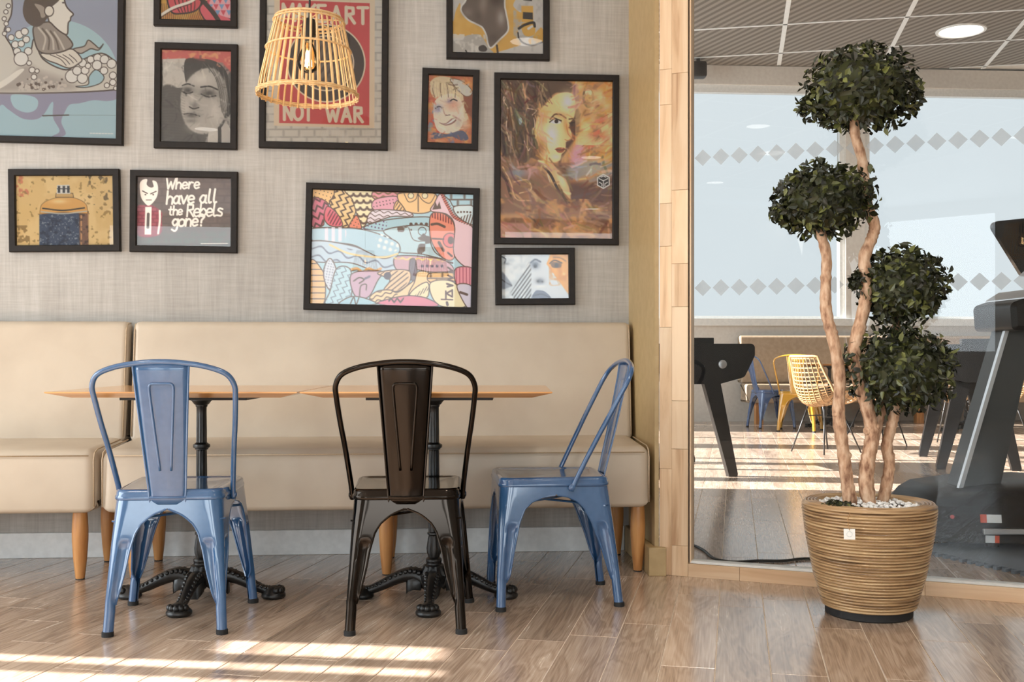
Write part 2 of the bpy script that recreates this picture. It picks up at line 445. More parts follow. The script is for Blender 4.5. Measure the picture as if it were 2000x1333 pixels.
# a single-surface pane keeps reflections crisp
pane.data.clear_geometry(); pane.data.from_pydata([(0.125,0.034,0.062),(RAILEND,0.034,0.062),(RAILEND,0.034,2.9),(0.125,0.034,2.9)], [], [(0,1,2,3)])
fm = bpy.data.materials.new('frosted_film'); fm.use_nodes = True
for n in list(fm.node_tree.nodes): fm.node_tree.nodes.remove(n)
_o = nd(fm, 'ShaderNodeOutputMaterial'); _t = nd(fm, 'ShaderNodeBsdfTransparent'); _d = nd(fm, 'ShaderNodeBsdfDiffuse'); _l = nd(fm, 'ShaderNodeBsdfTranslucent')
_d.inputs[0].default_value = (0.6,0.64,0.67,1); _l.inputs[0].default_value = (0.6,0.65,0.68,1)
_m1 = nd(fm, 'ShaderNodeMixShader'); _m1.inputs[0].default_value = 0.5; _m2 = nd(fm, 'ShaderNodeMixShader'); _m2.inputs[0].default_value = 0.62
lk(fm, _d.outputs[0], _m1.inputs[1]); lk(fm, _l.outputs[0], _m1.inputs[2]); lk(fm, _t.outputs[0], _m2.inputs[1]); lk(fm, _m1.outputs[0], _m2.inputs[2]); lk(fm, _m2.outputs[0], _o.inputs[0])
dm = MB(); dm.add([(0,0,-0.0325),(0.0325,0,0),(0,0,0.0325),(-0.0325,0,0)], [(0,1,2,3)])
dme = dm.mesh('frosted_lozenge'); dme.materials.append(fm)
u0 = part_u(1405)
for z in (1.646, 1.134):
    for k in range(-1, 30):
        o = mk('frosted_lozenge', dme, None, pane, loc=(u0 + k * 0.0711, 0.0325, z))

# ---- shell of the room behind the camera
def walls(name, boxes, m, **kw):
    b = MB()
    for q in boxes: b.box(*q)
    return struct(b.build(name, m, **kw))
struct(MB().box(-5.7, 4.7, -7.4, 5.0, CEIL, CEIL + 0.1).build('ceiling', M['white']))
walls('wall_rear', [(-5.7,4.7,-7.4,-7.3,0,0.9),(-5.7,4.7,-7.4,-7.3,2.8,CEIL),(-5.7,-4.4,-7.4,-7.3,0.9,2.8),(-2.2,-1.4,-7.4,-7.3,0.9,2.8),(0.8,1.6,-7.4,-7.3,0.9,2.8),(3.8,4.7,-7.4,-7.3,0.9,2.8)], M['plaster'])
walls('wall_left', [(-5.7,-5.6,-7.3,4.34,2.62,CEIL),(-5.7,-5.6,-7.3,4.34,0,0.3),(-5.7,-5.6,-7.3,-1.05,0.3,2.62),(-5.7,-5.6,0.5,0.56,0.3,2.62),(-5.7,-5.6,2.0,2.06,0.3,2.62),
                    (-5.7,-5.6,3.45,3.53,0.3,2.62),(-5.7,-5.6,3.60,3.68,0.3,2.62),(-5.7,-5.6,3.68,3.82,0.3,2.26),(-5.7,-5.6,3.82,4.34,0.3,2.62)], M['plaster'])  # unseen wall; its piers and high slot are shaped to cut the floor's sun patch
struct(MB().box(4.6, 4.7, -7.3, 2.5, 0, CEIL).build('wall_right', M['plaster']))

# ---- the hall beyond the glass
hl_ = MB()
for q in [(-2.4,-2.3,4.7,13.4,0,0.9),(-2.4,-2.3,4.7,13.4,4.2,HC)] + [(-2.4,-2.3,a_,b_2,0.9,4.2) for a_, b_2 in ((4.7,7.3),(7.72,7.86),(8.45,8.51),(9.3,9.36),(10.3,10.75),(11.5,11.56),(12.4,13.4))]:
    hl_.box(*q)
struct(hl_.build('wall_hall_left', M['hallwall']))  # unseen wall; piers spaced so the sun falls in streaks on the hall floor
struct(MB().box(9.0, 9.1, 0.6, 14.2, 0, HC).build('wall_hall_right', M['hallwall']))
up = MB(); up.box(-3.4, 0.52, 0.0, 0.12, CEIL, HC); struct(up.build('wall_hall_near', M['hallwall'], loc=W0, rot=(0,0,WROT)))
struct(MB().box(-0.1, 9.3, 0.0, 0.1, CEIL, HC).build('wall_over_partition', M['hallwall'], loc=P0, rot=(0,0,PROT)))
struct(MB().box(RAILEND + 0.12, 9.3, 0.0, 0.1, 0, CEIL).build('wall_hall_front', M['hallwall'], loc=P0, rot=(0,0,PROT)))
def fx(x):   # along-far-wall coordinate under pixel column x
    t = (x - 1000) / FPX; d = FW0.y / (1 - WS * t); return t * d / math.cos(WROT)
SILL, HEAD = 1.325, 4.33
posts = [(-2.5, -2.1), (fx(1652) - 5.2, fx(1690) - 5.2), (fx(1652), fx(1690)), (fx(1652) + 3.6, 9.3)]
fwb = MB().box(-2.5, 9.3, 0, 0.2, 0, SILL - 0.10); fwb.box(-2.5, 9.3, 0, 0.2, HEAD, HC)
for a, b in posts: fwb.box(a, b, 0.0, 0.2, SILL - 0.10, HEAD)
struct(fwb.build('wall_far', M['hallwall'], loc=FW0, rot=(0, 0, WROT)))
MBs = MB().box(-2.5, 9.3, -0.05, 0.2, SILL - 0.10, SILL, 0.01)
struct(MBs.build('trim_1', M['white'], loc=FW0, rot=(0, 0, WROT)))
wn = 2
for (a0, a), (b, b1) in zip(posts[:-1], posts[1:]):
    w = bpy.data.objects.new('window_%d' % wn, None); C.objects.link(w); w.location = FW0; w.rotation_euler = (0, 0, WROT); struct(w); wn += 1
    fr = MB()
    fr.box(a, a + 0.07, 0.03, 0.12, SILL, HEAD); fr.box(b - 0.07, b, 0.03, 0.12, SILL, HEAD)
    fr.box(a + 0.07, b - 0.07, 0.03, 0.12, HEAD - 0.10, HEAD); fr.box(a + 0.07, b - 0.07, 0.03, 0.12, SILL, SILL + 0.03)
    fr.build('window_frame', M['white'], w)
    g = MB(); g.add([(a+0.07,0.08,SILL+0.03),(b-0.07,0.08,SILL+0.03),(b-0.07,0.08,HEAD-0.10),(a+0.07,0.08,HEAD-0.10)], [(0,1,2,3)])
    g.build('glass_pane', M['winglass'], w)

# hall ceiling: slab, tiles and the white grid they hang in
tile_m = mat('perforated_ceiling_tile', rgb(150,143,133), 0.85)
b_ = tile_m.node_tree.nodes['Principled BSDF']
tc = nd(tile_m, 'ShaderNodeTexCoord'); wv = nd(tile_m, 'ShaderNodeTexWave'); wv.inputs['Scale'].default_value = 5.2; wv.bands_direction = 'DIAGONAL'
mp = nd(tile_m, 'ShaderNodeMapping'); mp.inputs['Scale'].default_value = (1.0, 0.7, 0); lk(tile_m, tc.outputs['Object'], mp.inputs[0]); lk(tile_m, mp.outputs[0], wv.inputs[0])
no = nd(tile_m, 'ShaderNodeTexNoise'); no.inputs['Scale'].default_value = 0.9; lk(tile_m, tc.outputs['Object'], no.inputs[0])
cr = nd(tile_m, 'ShaderNodeValToRGB'); cr.color_ramp.elements[0].color = rgb(104,97,89); cr.color_ramp.elements[1].color = rgb(140,133,124); cr.color_ramp.elements[0].position = 0.25; cr.color_ramp.elements[1].position = 0.75
lk(tile_m, wv.outputs['Color'], cr.inputs[0]); lk(tile_m, cr.outputs[0], b_.inputs['Base Color'])
hc = struct(MB().box(-2.4, 9.1, 2.0, 14.3, HC + 0.03, HC + 0.12).build('ceiling_hall', M['hallwall']))
GU = PU; GV = PV
TO = Vector((3.067, 11.90, 0)); TW, TL = 1.30, 1.16
def clip(poly, f):
    out = []
    for i, p in enumerate(poly):
        q = poly[(i+1) % len(poly)]; a, b = f(p), f(q)
        if a >= 0: out.append(p)
        if (a >= 0) != (b >= 0): out.append(p + (q - p) * (a / (a - b)))
    return out
ffar = lambda p: (FW0.y + WS * p.x - 0.005) - p.y
fnear = lambda p: p.y - (P0.y + PS * (p.x - P0.x) + 0.2) if p.x > 0.5 else p.y - 5.0
grot = -math.atan2(GV.x, GV.y)
gm = Matrix.Rotation(-grot, 4, 'Z')
for i in range(-4, 5):
    for j in range(-6, 2):
        c0 = TO + GU * (i * TW) + GV * (j * TL); e = 0.022
        poly = [c0 + GU*e + GV*e, c0 + GU*(TW-e) + GV*e, c0 + GU*(TW-e) + GV*(TL-e), c0 + GU*e + GV*(TL-e)]
        poly = clip(clip(poly, ffar), fnear)
        poly = clip(clip(poly, lambda p: 8.98 - p.x), lambda p: p.x + 2.28)
        if len(poly) < 3: continue
        MB().prism([tuple((gm @ p).xy) for p in poly], HC + 0.002, HC + 0.03).build('ceiling_tile', tile_m, hc, rot=(0, 0, grot))
def bar(p, q, w):
    n = 60; pts = [p + (q - p) * (k / n) for k in range(n + 1)]
    pts = [r for r in pts if ffar(r) > 0.02 and fnear(r) > 0 and -2.25 < r.x < 8.95]
    if len(pts) > 1:
        MB().obox(pts[0] + Vector((0,0,HC + 0.003)), pts[-1] + Vector((0,0,HC + 0.003)), w, 0.012).build('grid_bar', M['white'], hc)
for i in range(-4, 6): bar(TO + GU*(i*TW) - GV*8, TO + GU*(i*TW) + GV*3, 0.05)
for j in range(-6, 3): bar(TO + GV*(j*TL) - GU*6, TO + GV*(j*TL) + GU*8, 0.032)

# ================================================================== banquette
def wloc(a, b, z=0.0):
    """point a along the seating wall, b out from it"""
    t = Vector((math.cos(WROT), math.sin(WROT), 0)); n = Vector((t.y, -t.x, 0))
    return W0 + t * a + n * b + Vector((0, 0, z))
def round_poly(pts, n=6):
    """pts: (x, y, r) polygon with rounded corners"""
    out = []; m = len(pts)
    for i, (x, y, r) in enumerate(pts):
        p = Vector((x, y)); a = Vector(pts[i-1][:2]) - p; b = Vector(pts[(i+1) % m][:2]) - p
        if r <= 0: out.append(p); continue
        a.normalize(); b.normalize()
        half = math.acos(max(-1, min(1, a.dot(b)))) / 2
        dd = r / math.tan(half); c = p + (a + b).normalized() * (r / math.sin(half))
        s = p + a*dd - c; e = p + b*dd - c
        a0 = math.atan2(s.y, s.x); a1 = math.atan2(e.y, e.x); da = (a1 - a0 + PI) % (2*PI) - PI
        for k in range(n + 1):
            q = a0 + da * k / n; out.append(c + Vector((math.cos(q), math.sin(q))) * r)
    return out
def inset(poly, d):
    n = len(poly); out = []
    area2 = sum(poly[i].x*poly[(i+1)%n].y - poly[(i+1)%n].x*poly[i].y for i in range(n))
    sg = 1 if area2 > 0 else -1
    for i in range(n):
        t = (poly[(i+1) % n] - poly[i-1]); t = t.normalized() if t.length > 1e-9 else Vector((1,0))
        out.append(poly[i] + Vector((-t.y, t.x)) * d * sg)
    return out
def puffed(prof, a0, a1, r):
    """profile (b, z) swept along a with softly rounded ends"""
    rings = []
    for k in range(5):
        q = PI/2 * k / 4; rings.append((a0 + r*(1-math.cos(q)) if False else a0 + r*(1-math.sin(q + 0)) if False else a0 + r*(1-math.sin(q)), r*(1-math.sin(q))))
    L = []
    for k in range(6):
        q = PI/2 * k / 5; L.append((r*(1-math.cos(PI/2-q)) if False else r*(1-math.sin(q)), r*(1-math.cos(q))))
    # L: (distance from end, inset) from q=0 -> (r,0) to q=90deg -> (0,r)
    seq = [(a0 + d, i) for d, i in reversed(L)] + [(a1 - d, i) for d, i in L]
    R = [[(a, -p.x, p.y) for p in (inset(prof, i) if i > 1e-6 else prof)] for a, i in seq]
    return MB().loft(R)
def banquette(name, label, a0, a1, legs):
    t = thing(name, label, 'sofa', W0, WROT, 'cream banquette units along the wall')
    seat = round_poly([(0.545,0.268,0.02),(0.538,0.508,0.05),(0.10,0.528,0.01),(0.02,0.50,0.01),(0.02,0.268,0.01)])
    s = puffed(seat, a0 + 0.004, a1 - 0.004, 0.045).build('seat', M['leather'], t, smooth='all')
    MB().tube([(a0 + 0.03, -0.543, 0.487), (a1 - 0.03, -0.543, 0.487)], 0.0028, 6).build('seam', M['welt'], s, smooth='all')
    for e, dr in ((a0 + 0.012, 1), (a1 - 0.012, -1)):
        MB().tube([(e, -0.536, 0.29), (e, -0.539, 0.47), (e, -0.525, 0.497), (e, -0.49, 0.508), (e, -0.20, 0.52)], 0.003, 6).build('piping', M['welt'], s, smooth='all')
    back = round_poly([(0.165,0.505,0.02),(0.105,1.012,0.035),(0.022,1.012,0.02),(0.022,0.505,0.01)])
    k = puffed(back, a0 + 0.006, a1 - 0.006, 0.026).build('backrest', M['leather'], t, smooth='all')
    for e in (a0 + 0.013, a1 - 0.013):
        MB().tube([(e, -0.160, 0.53), (e, -0.108, 0.97), (e, -0.09, 1.0), (e, -0.04, 1.006)], 0.003, 6).build('piping', M['welt'], k, smooth='all')
    lp = [(0.0165,0.0),(0.017,0.004),(0.019,0.02),(0.0255,0.08),(0.030,0.15),(0.0305,0.19),(0.028,0.24),(0.0255,0.268)]
    lm = MB().lathe([(r, z) for r, z in lp], 20).mesh('leg', True); lm.materials.append(M['legwood'])
    for a, b in legs:
        l = mk('leg', lm, None, t, loc=(a, -b, 0.0))
        MB().lathe([(0.0175,0),(0.0175,0.004),(0.015,0.006)], 12).build('glide', M['rubber'], l)
    return t
banquette('banquette', 'cream leather banquette behind both tables, the long right-hand unit', -1.615, 0.516,
          [(-1.505, 0.455), (-0.53, 0.455), (0.475, 0.455), (-1.505, 0.10), (-0.53, 0.10), (0.45, 0.10)])
banquette('banquette', 'cream leather banquette cut by the left picture edge, with one visible leg', -3.60, -1.623,
          [(-1.712, 0.455), (-2.6, 0.455), (-3.5, 0.455), (-1.712, 0.10), (-3.5, 0.10)])

# ================================================================== metal cafe chair
def make_chair(name, label, m, group):
    t = thing(name, label, 'chair', group=group)
    # legs: folded sheet with an arch towards each neighbour, closing to a tube at the foot
    ZT = 0.432
    zs = [0.012,0.03,0.05,0.065,0.075,0.085,0.095,0.105,0.115,0.13,0.15,0.18,0.21,0.24,0.265,0.28,0.29,0.297,0.305,0.315,0.33,0.345,0.36,0.37,0.378,0.384,0.388,0.391,0.394,0.41,ZT]
    gap = {('x',-1): ([0,.1,.2,.26,.32,.35,.375,.391,.394],[.158,.150,.124,.113,.096,.076,.043,.004,0]),
           ('x', 1): ([0,.1,.2,.26,.32,.35,.375,.391,.394],[.188,.178,.150,.134,.112,.088,.05,.004,0]),
           ('y', 1): ([0,.1,.2,.3,.348,.37,.385,.391,.394],[.178,.168,.150,.130,.110,.085,.048,.004,0]),
           ('y',-1): ([0,.1,.2,.3,.348,.37,.385,.391,.394],[.203,.190,.160,.122,.096,.072,.04,.004,0])}
    def leg(sx, sy):
        ct = (0.180, 0.196) if sy > 0 else (0.166, 0.188)
        cb = (0.222, 0.212) if sy > 0 else (0.190, 0.236)
        rings = []; tipx = []; tipy = []
        for z in zs:
            f = 1 - z / ZT
            cx = ct[0] + (cb[0]-ct[0])*f; cy = ct[1] + (cb[1]-ct[1])*f
            gx = interp(z, *gap[('x', sy)]); gy = interp(z, *gap[('y', sy)])
            r = interp(z, [0, 0.1, 0.3, ZT], [0.012, 0.014, 0.030, 0.046])
            ax = max(cx - gx, r + 0.004); ay = max(cy - gy, r + 0.004)
            dep = 0.009 * min(1, max(0, (z-0.085)/0.02)) * min(1, max(0, (0.298-z)/0.02))
            P = []
            na = 9
            def dpt(p, L):   # pressed flute next to the corner
                c0 = 0.012 + r*0.6; w = min(0.034, L*0.55)
                q = (p - c0) / w
                return dep * math.sin(PI*q)**0.5 if 0 < q < 1 else 0
            for k in range(na):
                p = ax + (r - ax) * k/(na-1); P.append((cx - p, cy - dpt(p, ax)))
            for k in range(1, 5):
                q = PI/2 - PI/2*k/5; P.append((cx - r + r*math.cos(q), cy - r + r*math.sin(q)))
            xm = 0.173 + 0.033*f          # sides run straight from front to rear corner
            for k in range(na):
                p = r + (ay - r) * k/(na-1); P.append((cx + (xm - cx)*min(1, (p - r)/(cy - r)) - dpt(p, ay), cy - p))
            m_ = min(1, max(0, (0.125 - z)/0.05)); m_ = m_*m_*(3-2*m_)
            if m_ > 0:
                R = 0.0165; n = len(P); Q = []
                for k, (x, y) in enumerate(P):
                    s = 2*k/(n-1) - 1; an = PI/4 - s*math.radians(172)
                    qx = cx - R + R*math.cos(an); qy = cy - R + R*math.sin(an)
                    Q.append((x + (qx-x)*m_, y + (qy-y)*m_))
                P = Q
            rings.append([(sx*x, sy*y, z) for x, y in P])
            if gx > 0.001 and z > 0.085: tipx.append((sx*P[0][0], sy*(P[0][1]-0.002), z))
            if gy > 0.001 and z > 0.085: tipy.append((sx*(P[-1][0]-0.002), sy*P[-1][1], z))
        b = MB().loft(rings, closed=False)
        b.tube(tipx, 0.0036, 6); b.tube(tipy, 0.0036, 6)
        o = b.build('leg', m, t, smooth=50)
        cx, cy = cb[0]-0.0165, cb[1]-0.0165
        MB().lathe([(0.0185,0),(0.0185,0.014),(0.0165,0.016)], 14, (sx*cx, sy*cy, 0)).build('rubber_foot', M['rubber'], o, smooth=True)
    for sx in (-1, 1):
        for sy in (1, -1): leg(sx, sy)
    # seat pan
    def outl(d):
        return inset(round_poly([(-0.166,-0.189,0.046),(0.166,-0.189,0.046),(0.180,0.197,0.046),(-0.180,0.197,0.046)], 6), d)
    R = []
    for d, z in ((0.0,0.418),(-0.0035,0.422),(-0.0035,0.431),(0.0,0.435),(0.0,0.443),(0.004,0.450),(0.012,0.453),(0.022,0.4505),(0.030,0.4475),(0.05,0.447)):
        R.append([(p.x, p.y, z) for p in outl(d)])
    c = [(0.1*math.copysign(abs(p.x)/0.18, p.x), p.y*0.5, 0.4455) for p in outl(0.0)]
    R.append(c)
    MB().loft(R).build('seat', m, t, smooth=50)
    # cross brace under the seat
    br = MB()
    br.obox((-0.168,-0.178,0.352),(0.178,0.182,0.352),0.020,0.005); br.obox((0.168,-0.178,0.358),(-0.178,0.182,0.358),0.020,0.005)
    br.build('cross_brace', m, t)
    # back hoop
    hz = [.405,.45,.53,.60,.66,.745,.785,.82,.842,.854,.858]
    hx = [.180,.182,.190,.198,.206,.2145,.2145,.193,.138,.068,0]
    yb = lambda z: -0.05 - 0.228*max(0, (z-0.405)/0.452)**1.06
    L = [(-x, yb(z), z) for x, z in zip(hx, hz)]; Rr = [(-x, y, z) for x, y, z in reversed(L[:-1])]
    hoop = MB().tube(crom(L + Rr, 5), 0.0088, 10).build('back_hoop', m, t, smooth='all')
    for s in (-1, 1):
        MB().lathe([(0.012,0),(0.012,0.004),(0.006,0.008)], 10).build('bolt', m, hoop, loc=(s*0.184, -0.052, 0.418), rot=(0, s*PI/2, 0), smooth=True)
    # splat
    sy_ = [-.186,-.190,-.190,-.197,-.212,-.226,-.240,-.255,-.268,-.276]; sz_ = [.405,.428,.445,.475,.54,.60,.665,.735,.80,.852]
    def sp(u, z):
        y = interp(z, sz_, sy_); h = interp(z, [.405,.445,.852], [.054,.0565,.0845])
        return (u*h, y - 0.007*(1-u*u), z)
    rows = [.405,.428,.445,.46,.475,.50,.54,.57,.60,.635,.665,.70,.735,.77,.80,.83,.852]
    s = MB().loft([[sp(-1+2*k/8, z) for k in range(9)] for z in rows], closed=False)
    for e in (-1, 1): s.tube([sp(e, z) for z in rows], 0.0034, 6)
    s.tube([(a, b_-0.003, c_) for a, b_, c_ in [sp(-1+2*k/8, 0.428) for k in range(9)]], 0.003, 6)
    so = s.build('back_splat', m, t, smooth=50)
    md = so.modifiers.new('sheet', 'SOLIDIFY'); md.thickness = 0.0016
    rib = []
    for (x, z) in [(-.017,.515),(-.022,.58),(-.029,.67),(-.0355,.755),(-.0365,.777),(-.033,.787),(-.025,.790),(0,.790),(.025,.790),(.033,.787),(.0365,.777),(.0355,.755),(.029,.67),(.022,.58),(.017,.515)]:
        h = interp(z, [.445,.852], [.0565,.0845]); a = sp(x/h, z); rib.append((a[0], a[1]-0.0012, a[2]))
    MB().tube(crom(rib, 3), 0.0040, 8).build('pressed_rib', m, so, smooth='all')
    return t
grp = 'metal cafe chairs at the tables'
chair = make_chair('cafe_chair', 'blue metal cafe chair seen from behind, in front of the left table', M['blue'], grp)
chair.location = (-1.098, 3.515, 0); chair.rotation_euler = (0, 0, math.radians(5.0)); chair.scale = (1, 1, .992)
c2 = copy_tree(chair, {M['blue']: M['black']})
c2['label'] = 'glossy black metal cafe chair seen from behind, between the two blue chairs'
c2.location = (-0.345, 3.525, 0); c2.rotation_euler = (0, 0, math.radians(3.5))
c3 = copy_tree(chair)
c3['label'] = 'blue metal cafe chair seen side-on at the right end of the tables'
c3.location = (0.135, 3.825, 0); c3.rotation_euler = (0, 0, math.radians(96.0))

# ================================================================== bistro tables
def make_table():
    t = thing('bistro_table', '', 'table', group='bistro tables in front of the banquette')
    ZT = 0.7513
    def rect(hx, hy, z): return [(-hx,-hy,z),(hx,-hy,z),(hx,hy,z),(-hx,hy,z)]
    MB().loft([rect(.346,.288,ZT-.0215), rect(.411,.346,ZT-.0045), rect(.412,.347,ZT-.001), rect(.4105,.3455,ZT)]).build('table_top', M['top'], t)
    MB().box(-.215,.215,-.215,.215,ZT-.0335,ZT-.0217,0.001).build('mounting_plate', M['black_plate'], t)
    fl = lambda q, z: 1 - 0.10*abs(math.sin(6*q)) if (0.235 < z < 0.53 or 0.555 < z < 0.68) else (1 - 0.13*abs(math.sin(5*q)) if 0.155 < z < 0.226 or 0.085 < z < 0.118 else 1)
    prof = [(.046,.055),(.052,.07),(.053,.082),(.048,.086),(.047,.095),(.039,.112),(.037,.118),(.028,.122),(.027,.130),(.0285,.132),(.0285,.140),(.025,.143),(.0205,.147),(.0215,.152),(.0255,.162),(.0265,.178),(.0235,.20),(.0195,.222),(.019,.226),(.0235,.229),(.0235,.235),(.0195,.238),(.0205,.26),(.0205,.36),(.0195,.46),(.0188,.525),
            (.0188,.531),(.023,.533),(.0235,.537),(.029,.540),(.030,.546),(.029,.551),(.023,.554),(.0188,.558),(.0188,.60),(.0180,.66),(.0180,.684),(.021,.687),(.021,.692),(.027,.696),(.033,.705),(.037,.708),(.037,.7175)]
    MB().lathe(prof, 60, mod=fl).build('column', M['iron'], t, smooth=50)
    def foot(ang):
        b = MB()
        path = crom([(.02,0,.055),(.06,0,.080),(.10,0,.082),(.145,0,.066),(.19,0,.044),(.225,0,.030),(.25,0,.026)], 5)
        n = len(path); rad = [interp(i/(n-1), [0,.25,.5,.75,1], [.030,.027,.022,.017,.016]) for i in range(n)]
        b.tube(path, rad, 10)
        for i in range(2, n-2, 2):       # beaded ridge along the top edges
            p = path[i]
            for s in (-1, 1):
                c = p + Vector((0, s*rad[i]*0.75, rad[i]*0.6)); r = rad[i]*0.36
                b.lathe([(r*math.sin(k*PI/4), -r*math.cos(k*PI/4)) for k in range(0,5)], 6, c, cap=False)
        # acanthus shoulder
        b.loft([[(x, y*w, z) for y, z in ((-.024,.030+h),(-.030,.055+h),(-.018,.082+h),(0,.092+h),(.018,.082+h),(.030,.055+h),(.024,.030+h))] for x, w, h in ((.045,.9,0.0),(.07,1.1,0.004),(.09,.95,-.004),(.098,.6,-.014))])
        # paw: domed pad with toes
        b.lathe([(.036,0),(.043,.006),(.043,.014),(.038,.020),(.034,.024),(.026,.036),(.012,.043),(.001,.045)], 18, (.258,0,0))
        for k in range(-2, 3):
            q = k*0.52; cx, cy = .258+.030*math.cos(q), .030*math.sin(q); r = .0125
            b.lathe([(r*math.sin(j*PI/5), -r*math.cos(j*PI/5)) for j in range(0,6)], 8, (cx, cy, .030), cap=False)
        b.build('foot', M['iron'], t, smooth=50, rot=(0, 0, ang))
    for k in range(4): foot(k*PI/2 + PI/2)
    return t
tb = make_table()
tb['label'] = 'wooden bistro table on black cast-iron pedestal behind the left blue chair'
tb.location = (-1.113, 3.80, 0); tb.rotation_euler = (0, 0, 0.0)
tb2 = copy_tree(tb); tb2['label'] = 'wooden bistro table on black cast-iron pedestal behind the black chair'
tb2.location = (-0.280, 3.80, 0)

# ================================================================== pendant lamps
def make_pendant():
    t = thing('pendant_lamp', '', 'lamp', group='rattan pendant lamps')
    # origin at the centre of the lower rim
    H, R0, R1 = 0.335, 0.176, 0.118
    rad = lambda z: interp(z, [0, .05, .20, .30, H], [R0, .170, .145, .126, R1])
    sl = MB(); zz = [-.016, 0, .05, .10, .15, .20, .25, .30, H]
    rings = []
    for z in zz:
        r = rad(max(0, z)) + (0.004 if z < 0 else 0); w = 0.0042
        rings.append([(r, -w, z), (r+.002, 0, z), (r, w, z), (r-.002, 0, z)])
    sl.loft(rings); sm = sl.mesh('slat', True); sm.materials.append(M['rattan'])
    for k in range(40):
        mk('slat', sm, None, t, rot=(0, 0, 2*PI*k/40 + 0.05))
    def ring(z, r, tr, n=64, amp=0.0):
        pts = [((r + amp*math.cos(20*2*PI*k/n))*math.cos(2*PI*k/n), (r + amp*math.cos(20*2*PI*k/n))*math.sin(2*PI*k/n), z) for k in range(n)]
        return MB().tube(pts, tr, 6, closed=True)
    for z, tr, dr in ((0.0,.0045,.003),(0.195,.0042,.004),(H-.004,.0055,.0),(H-.018,.0035,.004)):
        ring(z, rad(z)+dr, tr).build('hoop', M['rattan'], t, smooth='all')
    for z in (-.010, -.004, .006): ring(z, rad(0)+.003, .0026, 160, .0035).build('woven_edge', M['rattan'], t, smooth='all')
    # top spider and fitting
    sp_ = MB()
    for k in range(3):
        q = k*PI/3; sp_.tube([(R1*math.cos(q), R1*math.sin(q), H-.004), (-R1*math.cos(q), -R1*math.sin(q), H-.004)], .003, 6)
    sp_.build('spider', M['rattan'], t)
    so = MB().lathe([(.012,.335),(.020,.33),(.024,.31),(.024,.262),(.018,.25),(.016,.232)], 20).build('socket', M['black_plate'], t, smooth=True)
    bulb_g = glass_mat('bulb_glass', 1.45, 1.0, tint=(1.0,0.86,0.62,1))
    bl = MB().lathe([(.013,.236),(.014,.225),(.024,.20),(.036,.17),(.041,.145),(.039,.125),(.030,.106),(.016,.096),(.002,.093)], 20, cap=False).build('bulb', bulb_g, t, smooth='all')
    em = mat('filament_glow', (1,0.8,0.5,1), emit=(1.0,0.80,0.52,1), estr=34.0)
    f = MB()
    for k in range(6):
        q = k*PI/3; f.tube([(.011*math.cos(q), .011*math.sin(q), .122), (.0075*math.cos(q), .0075*math.sin(q), .19)], .0022, 5)
    f.build('filament', em, bl)
    cd = MB().tube([(0,0,.335),(0,0,2.9)], .0035, 8).build('cord', M['black_plate'], t)
    return t
def hang(t, loc, roll):
    t.location = loc; t.rotation_euler = roll
    # cord straight up to a ceiling rose
    c = [k for k in children(t) if k.name.startswith('cord')][0]
    L = (CEIL - loc[2]) / t.scale.z
    c.data = MB().tube([(0,0,.335),(0,0,L-.02)], .0035, 8).mesh('cord'); c.data.materials.append(M['black_plate'])
    MB().lathe([(.05,L-.03),(.05,L-.004),(.04,L-.001)], 20).build('ceiling_rose', M['black_plate'], c)
pd = make_pendant(); pd['label'] = 'lit rattan cage pendant lamp hanging in front of the red poster'
pp = at(601, 184, 3.80)
pd2 = copy_tree(pd); pd2['label'] = 'lit rattan pendant lamp mirrored at the right edge of the glass partition'
pd3 = copy_tree(pd); pd3['label'] = 'small rattan pendant lamp mirrored in the patterned picture glass'
for _t in (pd, pd2, pd3): _t.scale = (1, 1, 0.81)
hang(pd, pp, (0, math.radians(1.2), 0.03)); hang(pd2, (0.05, -1.55, 1.68), (0, 0, 0.3)); hang(pd3, (-0.6, -5.5, 2.02), (0, 0, 0.5))

# ================================================================== potted topiary
PX, PY = 1.203, 3.575
tree = thing('potted_topiary', 'four-ball topiary tree in a coiled rattan pot beside the glass partition', 'potted tree', (PX, PY, 0))
pot_m = noise_mat('coiled_rattan', rgb(84,62,42), rgb(200,170,128), scale=(5,5,150), nscale=1.0, detail=3, rough=0.42, c3=rgb(164,130,92), lo=0.28, hi=0.66, coat=0.25)
prof = []
NC = 34
for k in range(NC):
    for s in range(5):
        f = (k + s/5) / NC; z = 0.028 + 0.345*f
        r = interp(f, [0,.05,.3,.7,.93,1], [.146,.152,.176,.203,.2125,.212])
        prof.append((r + 0.0062*math.sin(PI*s/5)**.7, z))
for k in range(4):
    for s in range(5):
        f = (k + s/5) / 4; prof.append((.212 - .042*f, .373 + 0.0075*math.sin(PI*s/5)**.6))
prof += [(.166,.373),(.162,.33),(.150,.06)]
pot = MB().lathe(prof, 72, cap=False).build('pot', pot_m, tree, smooth=60)
MB().lathe([(.138,0),(.142,.004),(.142,.030),(.10,.031)], 40).build('pot_base', M['rubber'], pot, smooth=True)
soil = MB().lathe([(.0005,.366),(.08,.364),(.163,.356)], 40, cap=False).build('soil', noise_mat('soil', rgb(60,46,36), rgb(90,72,58), nscale=60, rough=0.95), tree)
